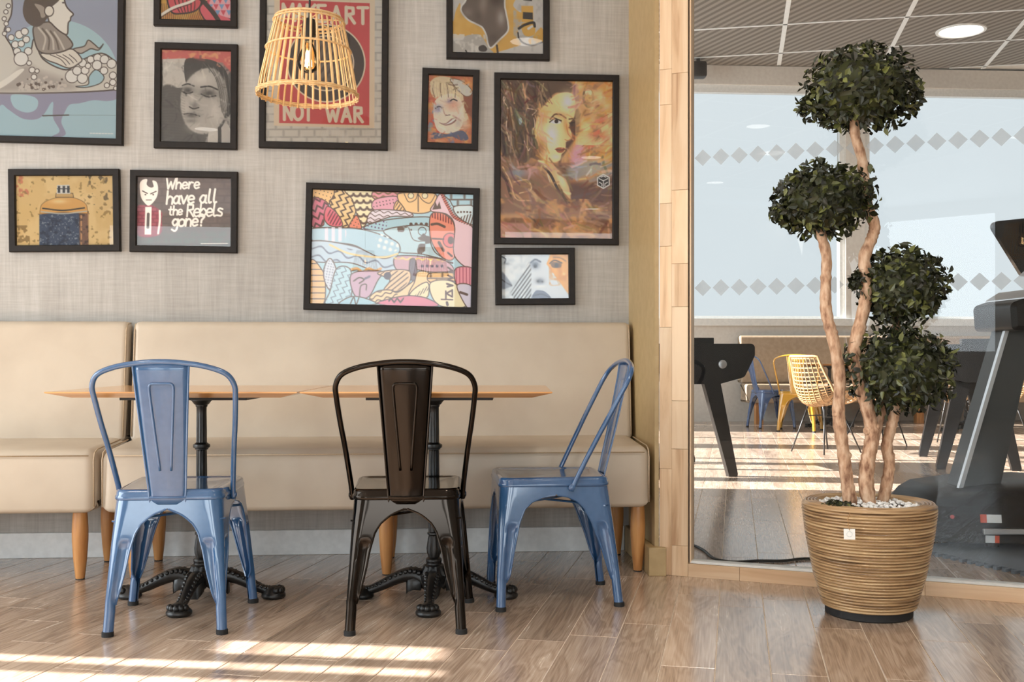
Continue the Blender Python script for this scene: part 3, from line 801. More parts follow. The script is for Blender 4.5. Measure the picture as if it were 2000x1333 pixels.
# pebbles
pb = MB(); rp = random.Random(5)
ico = bmesh.new(); bmesh.ops.create_icosphere(ico, subdivisions=1, radius=1.0); ico.verts.index_update()
iv = [v.co.copy() for v in ico.verts]; jf = [[v.index for v in f.verts] for f in ico.faces]; ico.free()
for k in range(330):
    q = rp.uniform(0, 2*PI); r = 0.158*math.sqrt(rp.random()); s = rp.uniform(.006,.011)
    m4 = Matrix.Translation((r*math.cos(q), r*math.sin(q), .370 - r*.05 + rp.uniform(0,.012))) @ Matrix.Rotation(rp.uniform(0,6), 4, 'Z') @ Matrix.Rotation(rp.uniform(0,6), 4, 'X') @ Matrix.Diagonal((s, s*rp.uniform(.6,.9), s*rp.uniform(.5,.8), 1))
    pb.add([m4 @ v for v in iv], jf)
po = pb.build('pebbles', noise_mat('white_pebble', rgb(226,224,220), rgb(244,243,240), nscale=40, rough=0.6), tree, smooth=True); po['kind'] = 'stuff'
def leaf_mat(name, a, b, c):
    m = mat(name, a, 0.42, spec=0.45); ge = nd(m, 'ShaderNodeNewGeometry'); cr = nd(m, 'ShaderNodeValToRGB')
    e = cr.color_ramp.elements; e[0].position = 0; e[0].color = a; e[1].position = 1; e[1].color = c; x = e.new(0.72); x.color = b
    cr.color_ramp.interpolation = 'LINEAR'
    lk(m, ge.outputs['Random Per Island'], cr.inputs[0]); lk(m, cr.outputs[0], m.node_tree.nodes['Principled BSDF'].inputs['Base Color']); return m
M['leaf'] = leaf_mat('dark_leaf', rgb(28,29,19), rgb(48,52,29), rgb(112,116,62))
def leaves(b, n, c, rx, ry, rz, rnd, size=(.020,.037), inner=0.70, lump=0.12, flat=0.96):
    ph = [rnd.uniform(0, 6.28) for _ in range(6)]
    for k in range(n):
        z = rnd.uniform(-1, 1); q = rnd.uniform(0, 2*PI); s = math.sqrt(1-z*z)
        d = Vector((s*math.cos(q), s*math.sin(q), z))
        rr_ = 1 + lump*(math.sin(3*q+ph[0])*s + 0.7*math.sin(5*z+2*q+ph[1]) + 0.5*math.sin(4*q-3*z+ph[2]))*0.6
        rr_ *= rnd.uniform(inner, 1.03)
        zz_ = d.z if d.z > 0 else d.z*flat
        p = Vector(c) + Vector((d.x*rx, d.y*ry, zz_*rz))*rr_
        L = rnd.uniform(*size); wd = L*rnd.uniform(.36,.52)
        t = (d*0.55 + Vector((rnd.gauss(0,.6), rnd.gauss(0,.6), rnd.gauss(-.35,.5)))).normalized()
        sd_ = t.cross(d + Vector((rnd.gauss(0,.3), rnd.gauss(0,.3), rnd.gauss(0,.3)))).normalized(); nn = sd_.cross(t)
        p = p - t*L*0.5
        cu = rnd.uniform(-.25,.1)*L; fo = rnd.uniform(.1,.35)*wd
        b.add([p, p + t*L*.38 + nn*cu*.3, p + t*L*.72 + nn*cu*.7, p + t*L + nn*cu*1.3,
               p + t*L*.30 + sd_*wd*.62 + nn*fo, p + t*L*.62 + sd_*wd*.5 + nn*(fo+cu*.6), p + t*L*.30 - sd_*wd*.62 + nn*fo, p + t*L*.62 - sd_*wd*.5 + nn*(fo+cu*.6)],
              [(0,1,4),(1,2,5,4),(2,3,5),(0,6,1),(1,6,7,2),(2,7,3)])
rl = random.Random(21)
def tl(x, y, dd=0.0):
    """tree-local point under pixel (x, y) at the tree's distance"""
    p = at(x, y, PY + dd); return p - Vector((PX, PY, 0))
balls = [((1679,177), .198, .148, 1650), ((1606,393), .170, .131, 1400), ((1759,561), .152, .138, 1250), ((1757,724), .178, .155, 1600)]
for (px, rx, rz, n) in balls:
    c = tl(*px); b = MB()
    b.lathe([(rx*.74*math.sin(k*PI/8), -rz*.74*math.cos(k*PI/8)) for k in range(9)], 16, c)  # solid core added so no light shows through between the leaves
    leaves(b, n, c, rx, rx, rz, rl)
    if px[0] == 1606: leaves(b, 70, tl(1527, 418), .045, .04, .035, rl)
    if px[0] == 1606: leaves(b, 40, tl(1693, 350), .03, .04, .05, rl)
    if px[0] == 1679: leaves(b, 60, tl(1785, 195), .03, .04, .035, rl); leaves(b, 60, tl(1580, 205), .035, .04, .03, rl)
    if px[0] == 1759: leaves(b, 26, tl(1822, 510), .03, .02, .015, rl); leaves(b, 40, tl(1672, 548), .02, .03, .03, rl)
    o = b.build('foliage', M['leaf'], tree); o['kind'] = 'stuff'
b = MB(); leaves(b, 170, tl(1640, 990, -.09), .055, .05, .018, rl, size=(.012,.024)); leaves(b, 60, tl(1665, 996, -.11), .04, .04, .012, rl, size=(.010,.02))
o = b.build('moss', M['leaf'], tree); o['kind'] = 'stuff'
def trunk(pts, r0, r1, dd0=0.0, dd1=0.0, knobs=()):
    P = []
    m = len(pts)
    for i, (x, y) in enumerate(pts): P.append(tl(x, y, dd0 + (dd1-dd0)*i/(m-1)))
    P = crom(P, 7); n = len(P); rk = random.Random(int(pts[0][0]))
    rad = [(r0 + (r1-r0)*i/(n-1))*(1 + 0.09*rk.uniform(-1,1)) for i in range(n)]
    b = MB().tube(P, rad, 12)
    for i, s in knobs:
        p = P[int(i*(n-1))]; r = rad[int(i*(n-1))]
        b.lathe([(r*.62*math.sin(j*PI/6), -r*.62*math.cos(j*PI/6)) for j in range(7)], 8, p + Vector((s*r*.75, -r*.25, 0)), cap=False)
    return b.build('trunk', M['bark'], tree, smooth='all')
trunk([(1664,1003),(1655,945),(1648,890),(1638,810),(1640,745),(1631,680),(1614,610),(1613,550),(1614,500),(1603,452),(1600,400)], .0235, .0165, 0, 0, ((.55,.8),(.3,-.7),(.2,.7)))
trunk([(1700,1003),(1692,945),(1695,900),(1703,850),(1692,790),(1674,735),(1668,690),(1678,640),(1690,590),(1693,545),(1688,505),(1703,465),(1708,440),(1695,405),(1689,365),(1683,310),(1670,262),(1668,200)], .0260, .0160, .0, -.01, ((.2,.9),(.19,-.8),(.42,.6)))
trunk([(1718,1003),(1731,950),(1737,905),(1732,870),(1742,830),(1750,790),(1752,740)], .0205, .017, .03, .0, ((.3,.6),(.42,.7)))
trunk([(1707,862),(1722,800),(1738,740),(1748,660),(1755,590)], .018, .013, .03, .05)
# swing tag
tg = MB().box(-.0175,.0175,-.0006,.0006,-.0165,.0165,0).build('swing_tag', mat('tag_card', rgb(238,236,230), 0.6), pot, loc=tl(1659, 1044, -.205), rot=(-.12, 0, -.15))
MB().tube([(.0085*math.cos(q*PI/8), -.0009, .0085*math.sin(q*PI/8)) for q in range(16)], .0007, 4, closed=True).build('printed_ring', mat('grey_ink', rgb(196,200,202), 0.7), tg)
MB().tube([tl(1660,1003,-.198) - tl(1659,1044,-.205), tl(1656,1016,-.207) - tl(1659,1044,-.205), (0,-.001,.012)], .0012, 5).build('string', mat('twine', rgb(170,130,86), 0.8), tg)

# ================================================================== the hall's furniture
# long bench under the far window
bn = thing('wall_bench', 'long beige bench along the far window wall of the hall', 'bench', FW0, WROT)
ba, bz = fx(1437), 9.0
bt = noise_mat('bench_leather', rgb(166,144,120), rgb(178,156,132), nscale=3, rough=0.5)
puffed(round_poly([(0.62,0.26,0.02),(0.615,0.48,0.04),(0.20,0.50,0.01),(0.20,0.26,0.01)]), ba, bz, 0.03).build('seat', bt, bn, smooth='all')
puffed(round_poly([(0.24,0.50,0.02),(0.18,1.10,0.04),(0.07,1.10,0.02),(0.07,0.50,0.01)]), ba, bz, 0.03).build('backrest', bt, bn, smooth='all')
for k in range(7):
    MB().box(ba + 0.1 + k*1.02, ba + 0.19 + k*1.02, -0.55, -0.46, 0, 0.26).build('leg', M['legwood'], bn)

# football tables
def make_foosball():
    t = thing('football_table', '', 'game table', group='black football tables in the hall')
    bk = noise_mat('black_laminate', rgb(14,12,12), rgb(20,17,16), nscale=6, rough=0.45, spec=0.3)
    prof = round_poly([(-.375,.943,.03),(-.375,.86,.04),(-.30,.71,.04),(-.12,.662,.02),(.12,.662,.02),(.30,.71,.04),(.375,.86,.04),(.375,.943,.03)], 4)
    rings = [[(p.x, y, p.y) for p in prof] for y in (-.66, .66)]
    MB().loft(rings).build('cabinet', bk, t, smooth=30)
    for sx in (-1, 1):
        for sy in (-1, 1):
            b = MB(); R = []
            for z, x, w in ((.70,.10,.062),(.60,.125,.058),(0.02,.262,.034),(0,.262,.030)):
                R.append([(sx*(x-w), sy*.50-.035, z), (sx*(x+w), sy*.50-.035, z), (sx*(x+w), sy*.50+.035, z), (sx*(x-w), sy*.50+.035, z)])
            b.loft(R).build('leg', bk, t)
    for k in range(4):
        y = -.42 + .28*k; r = MB().tube([(-.42, y, .88), (.44, y, .88)], .008, 8).build('rod', M['alu'], t, smooth='all')
        MB().tube([(-.52, y, .88), (-.42, y, .88)], .016, 8).build('grip', M['rubber'], r, smooth='all')
    MB().box(-.13,.10,-.60,-.50,.943,.985,.004).build('score_counter', bk, t)
    MB().lathe([(.03,0),(.03,.006),(.018,.009),(.001,.008)], 16).build('ball_return', M['alu'], t, loc=(.14,-.661,.80), rot=(PI/2,0,0), smooth=True)
    return t
fb = make_foosball(); fb['label'] = 'black football table with splayed legs left of the topiary behind the glass'
fr_ = G(1429, 931); fb.rotation_euler = (0, 0, math.radians(7.5))
fb.location = fr_ - (Matrix.Rotation(math.radians(7.5), 3, 'Z') @ Vector((.262, -.50, 0)))
fb2 = copy_tree(fb); fb2['label'] = 'black football table behind the treadmill at the right edge'
fr_ = G(1984, 920); fb2.rotation_euler = (0, 0, math.radians(-14))
fb2.location = fr_ - (Matrix.Rotation(math.radians(-14), 3, 'Z') @ Vector((.262, -.50, 0)))

# far metal chairs and table
g2 = 'metal cafe chairs at the far bench'
fc = copy_tree(chair, {M['blue']: M['navy']}); fc['label'] = 'dark blue metal chair beside the far bench, next to the yellow chair'; fc['group'] = g2
p = G(1506, 836); fc.location = (p.x, p.y, 0); fc.rotation_euler = (0, 0, math.radians(-78))
fy = copy_tree(chair, {M['blue']: M['yellow']}); fy['label'] = 'yellow metal cafe chair in the hall behind the glass'; fy['group'] = g2
p = G(1560, 842); fy.location = (p.x, p.y, 0); fy.rotation_euler = (0, 0, math.radians(-22)); fy.scale = (1.12, 1.05, 1.0)
ft = copy_tree(tb); ft['label'] = 'small wooden table in front of the far bench, behind the rattan chair'; ft['group'] = 'tables in the hall'
ft.location = (3.78, 12.62, 0); ft.rotation_euler = (0, 0, WROT)
ft2 = copy_tree(tb); ft2['label'] = 'wooden table in front of the far bench, right of the topiary trunks'; ft2['group'] = 'tables in the hall'
ft2.location = (5.1, 11.9, 0); ft2.rotation_euler = (0, 0, WROT)

# rattan shell chairs on rod legs
def make_rattan():
    t = thing('rattan_chair', '', 'chair', group='rattan shell chairs in the hall')
    rm = noise_mat('woven_rattan', rgb(146,112,76), rgb(190,154,112), nscale=40, rough=0.5)
    pr = crom([(.24,.43,0),(.12,.425,0),(-.05,.405,0),(-.15,.42,0),(-.20,.50,0),(-.235,.65,0),(-.27,.85,0)], 6)
    def S(u, v):
        f = v*(len(pr)-1); i = min(int(f), len(pr)-2); q = pr[i] + (pr[i+1]-pr[i])*(f-i)
        w = interp(v, [0,.25,.5,.75,1], [.17,.215,.235,.225,.165]); k = interp(v, [0,.3,.55,.8,1], [.05,.17,.20,.12,.05])
        up = interp(v, [0,.35,.6,1], [1,.9,.35,0])
        a = abs(u)**2.2*k
        return Vector((u*w, q.x + a*(1-up), q.y + a*up))
    b = MB()
    for k in range(11):
        u = -1 + 2*k/10; b.tube([S(u, v/22) for v in range(23)], .0042, 5)
    for j in range(30):
        v = (j+.5)/30
        L = [S(-1 + 2*k/14, v) for k in range(15)]; nrm = (S(0, min(1, v+.02)) - S(0, max(0, v-.02))).normalized()*.0052
        b.loft([[p - nrm, p + nrm] for p in L], closed=False)
    b.build('woven_shell', rm, t)
    rim = [S(-1, v/16) for v in range(17)] + [S(-1 + 2*k/10, 1) for k in range(1, 11)] + [S(1, v/16) for v in range(15, -1, -1)] + [S(1 - 2*k/10, 0) for k in range(1, 10)]
    MB().tube(rim, .012, 8, closed=True).build('rim', rm, t, smooth='all')
    st = mat('black_rod', rgb(26,25,25), 0.4)
    for sx in (-1, 1):
        for sy, y in ((1, .15), (-1, -.10)):
            MB().tube([(sx*.10, y*.7, .415), (sx*.20, y*1.75, 0)], .007, 6).build('leg', st, t, smooth='all')
        MB().tube([(sx*.125, .12, .32), (sx*.125, -.10, .32)], .005, 6).build('strut', st, t, smooth='all')
    return t
rc = make_rattan()
p = G(1606, 884); rc.location = (p.x, p.y, 0); rc.rotation_euler = (0, 0, math.radians(-62)); rc['label'] = 'woven rattan chair with rod legs just left of the topiary trunks'
for (x, y, a, lab) in ((1716, 872, 40, 'woven rattan chair half hidden behind the topiary trunks'), (1866, 870, -30, 'woven rattan chair between the topiary and the treadmill post'), (1955, 864, 25, 'woven rattan chair behind the treadmill post')):
    o = copy_tree(rc); o['label'] = lab; p = G(x, y); o.location = (p.x, p.y, 0); o.rotation_euler = (0, 0, math.radians(a))

# treadmill
tm = thing('treadmill', 'grey and black treadmill behind the glass at the right edge', 'treadmill', (2.35, 4.95, 0))
dk = noise_mat('treadmill_plastic', rgb(14,14,14), rgb(20,19,19), nscale=5, rough=0.4, spec=0.2)
def tml(x, y, d): return at(x, y, d) - Vector((2.35, 4.95, 0))
R = []
for x, zt, yf, yb in ((-.50,.07,-.10,.30),(-.475,.15,-.20,.42),(-.42,.205,-.25,.46),(-.36,.235,-.27,.47),(-.15,.262,-.30,.48),(.15,.27,-.31,.48),(.45,.25,-.31,.48),(.60,.14,-.31,.48)):
    R.append([(x, yf-.02, .03), (x, yf-.02, .06), (x, yf, .085), (x, yf+.04, zt*.86), (x, yf+.12, zt), (x, yb-.12, zt), (x, yb-.04, zt*.8), (x, yb, .03)])
hd = MB().loft(R).build('motor_hood', dk, tm, smooth=50)
MB().box(.5, 2.0, -.26, .44, .06, .15, .02).build('deck', dk, tm)
MB().box(-.30, 2.0, -.345, -.325, .075, .10, .004).build('side_rail', M['alu'], tm)
for x in (-.2, 1.9): MB().lathe([(.03,0),(.03,.035)], 12, (x, -.2, 0)).build('foot', M['rubber'], tm); MB().lathe([(.03,0),(.03,.035)], 12, (x, .36, 0)).build('foot', M['rubber'], tm)
up_m = mat('treadmill_grey', rgb(64,66,66), 0.5, spec=0.25)
MB().loft([[Vector(q) for q in ((-.305,-.06,.15),(-.12,-.06,.15),(-.12,.10,.15),(-.305,.10,.15))],
           [Vector(q) for q in ((-.055,-.06,1.0),(.07,-.06,1.0),(.07,.10,1.0),(-.055,.10,1.0))]]).build('upright', up_m, tm)
MB().loft([[Vector(q) for q in ((-.325,-.075,.14),(-.305,-.075,.14),(-.305,-.05,.14),(-.325,-.05,.14))],
           [Vector(q) for q in ((-.072,-.075,1.0),(-.054,-.075,1.0),(-.054,-.05,1.0),(-.072,-.05,1.0))]]).build('trim_strip', M['alu'], tm)
cs = round_poly([(-.10,.97,.02),(.14,.96,.02),(.5,1.0,.02),(.5,1.13,.03),(.05,1.145,.05),(-.11,1.09,.03)], 5)
MB().loft([[(p.x, y, p.y) for p in (inset(cs, i) if i else cs)] for y, i in ((-.20,.02),(-.18,0),(.20,0),(.22,.02))]).build('console', dk, tm, smooth=40)
MB().loft([[(p.x, y, p.y) for p in inset(round_poly([(-.075,1.10,.01),(.5,1.14,.02),(.5,1.175,.02),(.02,1.16,.02)], 4), 0)] for y in (-.19,.21)]).build('console_cover', M['alu'], tm, smooth=40)
ds = round_poly([(-.135,1.475,.025),(.5,1.54,.02),(.5,1.19,.02),(.02,1.225,.02)], 5)
scr = MB().loft([[(p.x, y, p.y) for p in ds] for y in (-.03, .0)]).build('display', mat('black_glass', rgb(14,15,17), 0.08), tm, smooth=30)
MB().box(.2, .3, -.0, .05, 1.1, 1.3).build('display_arm', dk, tm)
for (x, z, w, h, f) in ((-.286,.118,.09,.036,.3), (-.28,.036,.058,.032,.35)):
    y = -.268 if z > .1 else -.304
    s = MB().box(0, w, -.001, 0, 0, h).build('sticker', mat('sticker_white', rgb(226,228,228), 0.6), hd, loc=(x, y - .012, z), rot=(-.2 if z > .1 else 0, 0, -.12))
    MB().box(0 if z > .1 else w*.68, w*.3 if z > .1 else w, -.0022, -.001, 0, h).build('sticker_band', mat('sticker_orange', rgb(214,78,44), 0.6), s)
MB().lathe([(.009,0),(.009,.004),(.004,.006)], 12).build('stop_button', mat('red_plastic', rgb(190,60,60), 0.4), hd, loc=(-.40, -.255, .14), rot=(PI/2.2, 0, -.3), smooth=True)

# interlocking foam mat under the treadmill, with its jigsaw edge
e0, e1 = G(1776, 1073), G(2040, 1131)
ln = (e1 - e0).length; tt = (e1 - e0).normalized(); nn_ = Vector((tt.y, -tt.x, 0))
if nn_.y < 0: nn_ = -nn_
poly = []
N = 16
for k in range(N):
    a = k/N*ln; w = ln/N
    for u, v in ((0,0),(.18,0),(.10,-.035),(.52,-.035),(.44,0)):
        q = tt*(a + u*w) + nn_*v; poly.append((q.x, q.y))
q = tt*ln; poly.append((q.x, q.y)); q = tt*ln + nn_*1.3; poly.append((q.x, q.y)); q = nn_*1.3; poly.append((q.x, q.y))
mt = MB().prism(poly, 0.0, 0.012).build('foam_mat', noise_mat('grey_foam', rgb(98,106,116), rgb(110,118,128), nscale=60, rough=0.9), loc=e0)
tag(mt, 'grey interlocking foam mat with jigsaw edge under the treadmill', 'mat')
tm.location.z = 0.012

# floor cable along the glass
cp = [G(1318,1064), G(1352,1068), G(1374,1078), G(1394,1094), G(1430,1101), G(1480,1099), G(1530,1099), G(1565,1095), G(1600,1096), G(1660,1102)]
cb_ = MB().tube([q + Vector((0,0,.0062)) for q in crom(cp, 6)], .006, 8).build('floor_cable', M['rubber'], smooth='all')
tag(cb_, 'black cable lying on the hall floor along the glass', 'cable')

# speaker under the hall ceiling edge
spk = thing('ceiling_speaker', 'small dark speaker under the hall ceiling beside the wooden post', 'speaker', (2.33, 13.28, 4.32))
MB().box(-.10,.10,-.10,.06,0,.20,.03).build('cabinet', M['black_plate'], spk, smooth=40)
MB().box(-.02,.02,-.02,.02,.20,.253).build('bracket', M['black_plate'], spk)

# recessed ceiling lights
lamp_w = mat('lamp_diffuser', (1,1,1,1), emit=(1.0,0.95,0.88,1), estr=9.0)
def downlight(x, y, z, r, power, label, group, spot=True):
    t = thing('ceiling_light', label, 'ceiling light', (x, y, z), 0, group)
    MB().lathe([(r*.84,-.004),(r*.9,-.016),(r,-.014),(r*1.02,0)], 40, cap=False).build('trim_ring', M['white'], t, smooth=True)
    MB().lathe([(r*.86,-.008),(r*.6,-.006),(.001,-.005)], 32, cap=False).build('diffuser', lamp_w, t, smooth='all')
    l = bpy.data.lights.new('ceiling_light_glow', 'SPOT'); l.energy = power; l.color = (1.0, 0.95, 0.88); l.spot_size = math.radians(150); l.spot_blend = 0.9; l.shadow_soft_size = r
    o = bpy.data.objects.new('ceiling_light_glow', l); C.objects.link(o); o.parent = t; o.location = (0, 0, -.03)
DL = [(-2.1,-1.0,'mirrored above the left row of lozenges'), (-4.2,-3.5,'mirrored below the left row of lozenges'), (1.8,-1.9,'mirrored in the portrait of the woman, upper of two'), (2.7,-5.9,'mirrored in the portrait of the woman, lower of two'),
      (0.45, 2.2,'added unseen overhead in front of the black chair'), (-2.0, 1.9,'added unseen overhead in front of the left table'), (2.0, 1.2,'added unseen overhead in front of the topiary'), (-0.5,-3.2,'added unseen overhead in the room behind the viewer')]  # the overhead ones are unseen, added to brighten the room
for x, y, d in DL: downlight(x, y, CEIL, .125, 74 if x > 0.2 and y > 0 else 56, 'round recessed ceiling light ' + d, 'recessed lights of the dining room')
p = at(1877, 61, 12.12)
downlight(p.x, p.y, HC, .27, 90, 'large round recessed ceiling light above the topiary in the hall', 'recessed lights of the hall')
for x, y, d in ((2.4, 7.2, 'added unseen over the left football table'), (5.6, 8.2, 'added unseen over the right football table')):  # both out of view, added to lift the dark hall
    downlight(x, y, HC, .27, 60, 'large round recessed ceiling light ' + d, 'recessed lights of the hall')

# ================================================================== framed prints
def srgb_arr(a):
    a = np.clip(a, 0, 255) / 255.0
    return np.where(a <= 0.04045, a / 12.92, ((a + 0.055) / 1.055) ** 2.4)
def crn(pts, n=8, closed=True):
    p = np.array(pts, float); m = len(p); out = []
    for i in range(m if closed else m-1):
        a = p[i-1] if closed or i > 0 else 2*p[i]-p[i+1]; b = p[i]; c = p[(i+1) % m]; d = p[(i+2) % m] if closed or i < m-2 else 2*p[i+1]-p[i]
        t = np.linspace(0, 1, n, endpoint=False)[:, None]
        out.append(0.5*(2*b + (c-a)*t + (2*a-5*b+4*c-d)*t**2 + (3*b-a-3*c+d)*t**3))
    if not closed: out.append(p[-1:])
    return np.vstack(out)
class Cv:
    """flat print drawn as colours on a fine grid; quad = TL, TR, BR, BL in sketch units"""
    def __init__(s, quad, W, H, bg, seed=1):
        tl, tr, br, bl = [np.array(q, float) for q in quad]
        u = (np.arange(W)+.5)/W; v = (np.arange(H)+.5)/H; U, V = np.meshgrid(u, v)
        P = (tl*(1-U[...,None])*(1-V[...,None]) + tr*U[...,None]*(1-V[...,None]) + br*U[...,None]*V[...,None] + bl*(1-U[...,None])*V[...,None])
        s.X = P[...,0]; s.Y = P[...,1]; s.W, s.H = W, H; s.px = np.linalg.norm(tr-tl)/W
        s.c = np.zeros((H, W, 3)); s.c[:] = bg; s.r = np.random.RandomState(seed)
    def _blend(s, a, col, sl=(slice(None), slice(None))):
        s.c[sl] = s.c[sl]*(1-a[...,None]) + np.array(col, float)*a[...,None]
    def _crop(s, pts, pad):
        x0, y0 = pts.min(0) - pad; x1, y1 = pts.max(0) + pad
        k = (s.X >= x0) & (s.X <= x1) & (s.Y >= y0) & (s.Y <= y1)
        if not k.any(): return None
        r = np.where(k.any(1))[0]; c = np.where(k.any(0))[0]
        return (slice(r[0], r[-1]+1), slice(c[0], c[-1]+1))
    def _dist(s, p, X, Y, closed):
        d = np.full(X.shape, 1e9); q = np.roll(p, -1, 0) if closed else p[1:]
        for a, b in zip(p if closed else p[:-1], q):
            ab = b-a; L = max(ab @ ab, 1e-9)
            t = np.clip(((X-a[0])*ab[0] + (Y-a[1])*ab[1])/L, 0, 1)
            d = np.minimum(d, (X-a[0]-t*ab[0])**2 + (Y-a[1]-t*ab[1])**2)
        return np.sqrt(d)
    def mask(s, pts, smooth=True, soft=None):
        p = crn(pts) if smooth else np.array(pts, float); soft = soft or s.px
        sl = s._crop(p, soft*2)
        if sl is None: return None, None
        X, Y = s.X[sl], s.Y[sl]; ins = np.zeros(X.shape, bool); j = len(p)-1
        for i in range(len(p)):
            xi, yi = p[i]; xj, yj = p[j]
            if yi != yj: ins ^= ((yi > Y) != (yj > Y)) & (X < (xj-xi)*(Y-yi)/(yj-yi) + xi)
            j = i
        d = s._dist(p, X, Y, True); sd_ = np.where(ins, d, -d)
        return np.clip(sd_/soft + .5, 0, 1), sl
    def poly(s, pts, col, smooth=True, soft=None, a=1.0, line=None, lw=5):
        m, sl = s.mask(pts, smooth, soft)
        if m is not None: s._blend(m*a, col, sl)
        if line is not None: s.stroke(pts, lw, line, closed=True, smooth=smooth)
        return s
    def pat(s, pts, col, kind, sc, smooth=True, ang=0.0, duty=.5):
        m, sl = s.mask(pts, smooth)
        if m is None: return s
        X, Y = s.X[sl], s.Y[sl]; c, n = math.cos(ang), math.sin(ang); u = (X*c+Y*n)/sc; v = (-X*n+Y*c)/sc; w = s.px/sc
        tri = lambda q: 2*np.abs(q - np.floor(q) - .5)
        if kind == 'stripe': f = duty - tri(u)
        elif kind == 'zig': f = duty - tri(u + 0.6*tri(v))
        elif kind == 'wave': f = duty - tri(v + .25*np.sin(u*3))
        elif kind == 'dot': f = (duty - np.hypot(u-np.floor(u)-.5, v-np.floor(v)-.5))*2
        elif kind == 'scale':
            rw = np.floor(v); uu = u + .5*(rw % 2); f = .16 - np.abs(np.hypot(uu-np.floor(uu)-.5, (v-rw)) - .52)
        elif kind == 'brick':
            rw = np.floor(v); uu = u*.5 + .5*(rw % 2); f = np.maximum(.1 - tri(v+.5)*.5, (.06 - np.abs(uu-np.round(uu))))
        s._blend(m*np.clip(f/(2*w)+.5, 0, 1), col, sl); return s
    def stroke(s, pts, w, col, closed=False, smooth=True, a=1.0, soft=None):
        p = crn(pts, closed=closed) if smooth and len(pts) > 2 else np.array(pts, float); sl = s._crop(p, w+s.px*2 + (soft or 0))
        if sl is None: return s
        d = s._dist(p, s.X[sl], s.Y[sl], closed); s._blend(np.clip((w/2-d)/(soft or s.px)+.5, 0, 1)*a, col, sl); return s
    def circ(s, x, y, r, col, ry=None, line=None, lw=4, a=1.0):
        ry = ry or r; q = np.hypot((s.X-x)/r, (s.Y-y)/ry); e = s.px/min(r, ry)
        if line is not None: s._blend(np.clip((1+lw/min(r,ry)-q)/e+.5, 0, 1)*a, line)
        s._blend(np.clip((1-q)/e+.5, 0, 1)*a, col); return s
    def blob(s, x, y, rx, ry, col, a=1.0, rot=0.0):
        c, n = math.cos(rot), math.sin(rot); dx, dy = s.X-x, s.Y-y
        q = ((dx*c+dy*n)/rx)**2 + ((-dx*n+dy*c)/ry)**2
        s._blend(np.exp(-q*1.4)*a, col); return s
    def noise(s, sc):
        gx = (s.X-s.X.min())/sc; gy = (s.Y-s.Y.min())/sc; g = s.r.rand(int(gy.max())+3, int(gx.max())+3)
        i, j = gx.astype(int), gy.astype(int); fx_, fy_ = gx-i, gy-j; fx_ = fx_*fx_*(3-2*fx_); fy_ = fy_*fy_*(3-2*fy_)
        return (g[j,i]*(1-fx_)+g[j,i+1]*fx_)*(1-fy_) + (g[j+1,i]*(1-fx_)+g[j+1,i+1]*fx_)*fy_
    def mottle(s, col, sc, lo=.5, hi=.8, a=1.0, region=None):
        n = .65*s.noise(sc) + .35*s.noise(sc*.4); m = np.clip((n-lo)/(hi-lo), 0, 1)*a
        if region: m = m*((s.X > region[0]) & (s.X < region[2]) & (s.Y > region[1]) & (s.Y < region[3]))
        s._blend(m, col); return s
def brush(c, n, reg, ln, w, jit, ang=None, a=.6):
    """loose strokes that carry on the colour beneath them"""
    x0, y0, x1, y1 = reg
    for _ in range(n):
        x, y = c.r.uniform(x0, x1), c.r.uniform(y0, y1)
        k = np.argmin((c.X[::4, ::4]-x)**2 + (c.Y[::4, ::4]-y)**2); col = c.c[::4, ::4].reshape(-1, 3)[k] + c.r.normal(0, jit) + c.r.normal(0, jit*.35, 3)
        q = c.r.uniform(0, 6.28) if ang is None else c.r.normal(ang, .45); L = ln*c.r.uniform(.4, 1.2); b = c.r.uniform(-.3, .3)*L
        dx, dy = math.cos(q)*L/2, math.sin(q)*L/2
        c.stroke([(x-dx, y-dy), (x-dy/L*b, y+dx/L*b), (x+dx, y+dy)], w*c.r.uniform(.4, 1.3), np.clip(col, 10, 250), a=a, soft=w*.5)
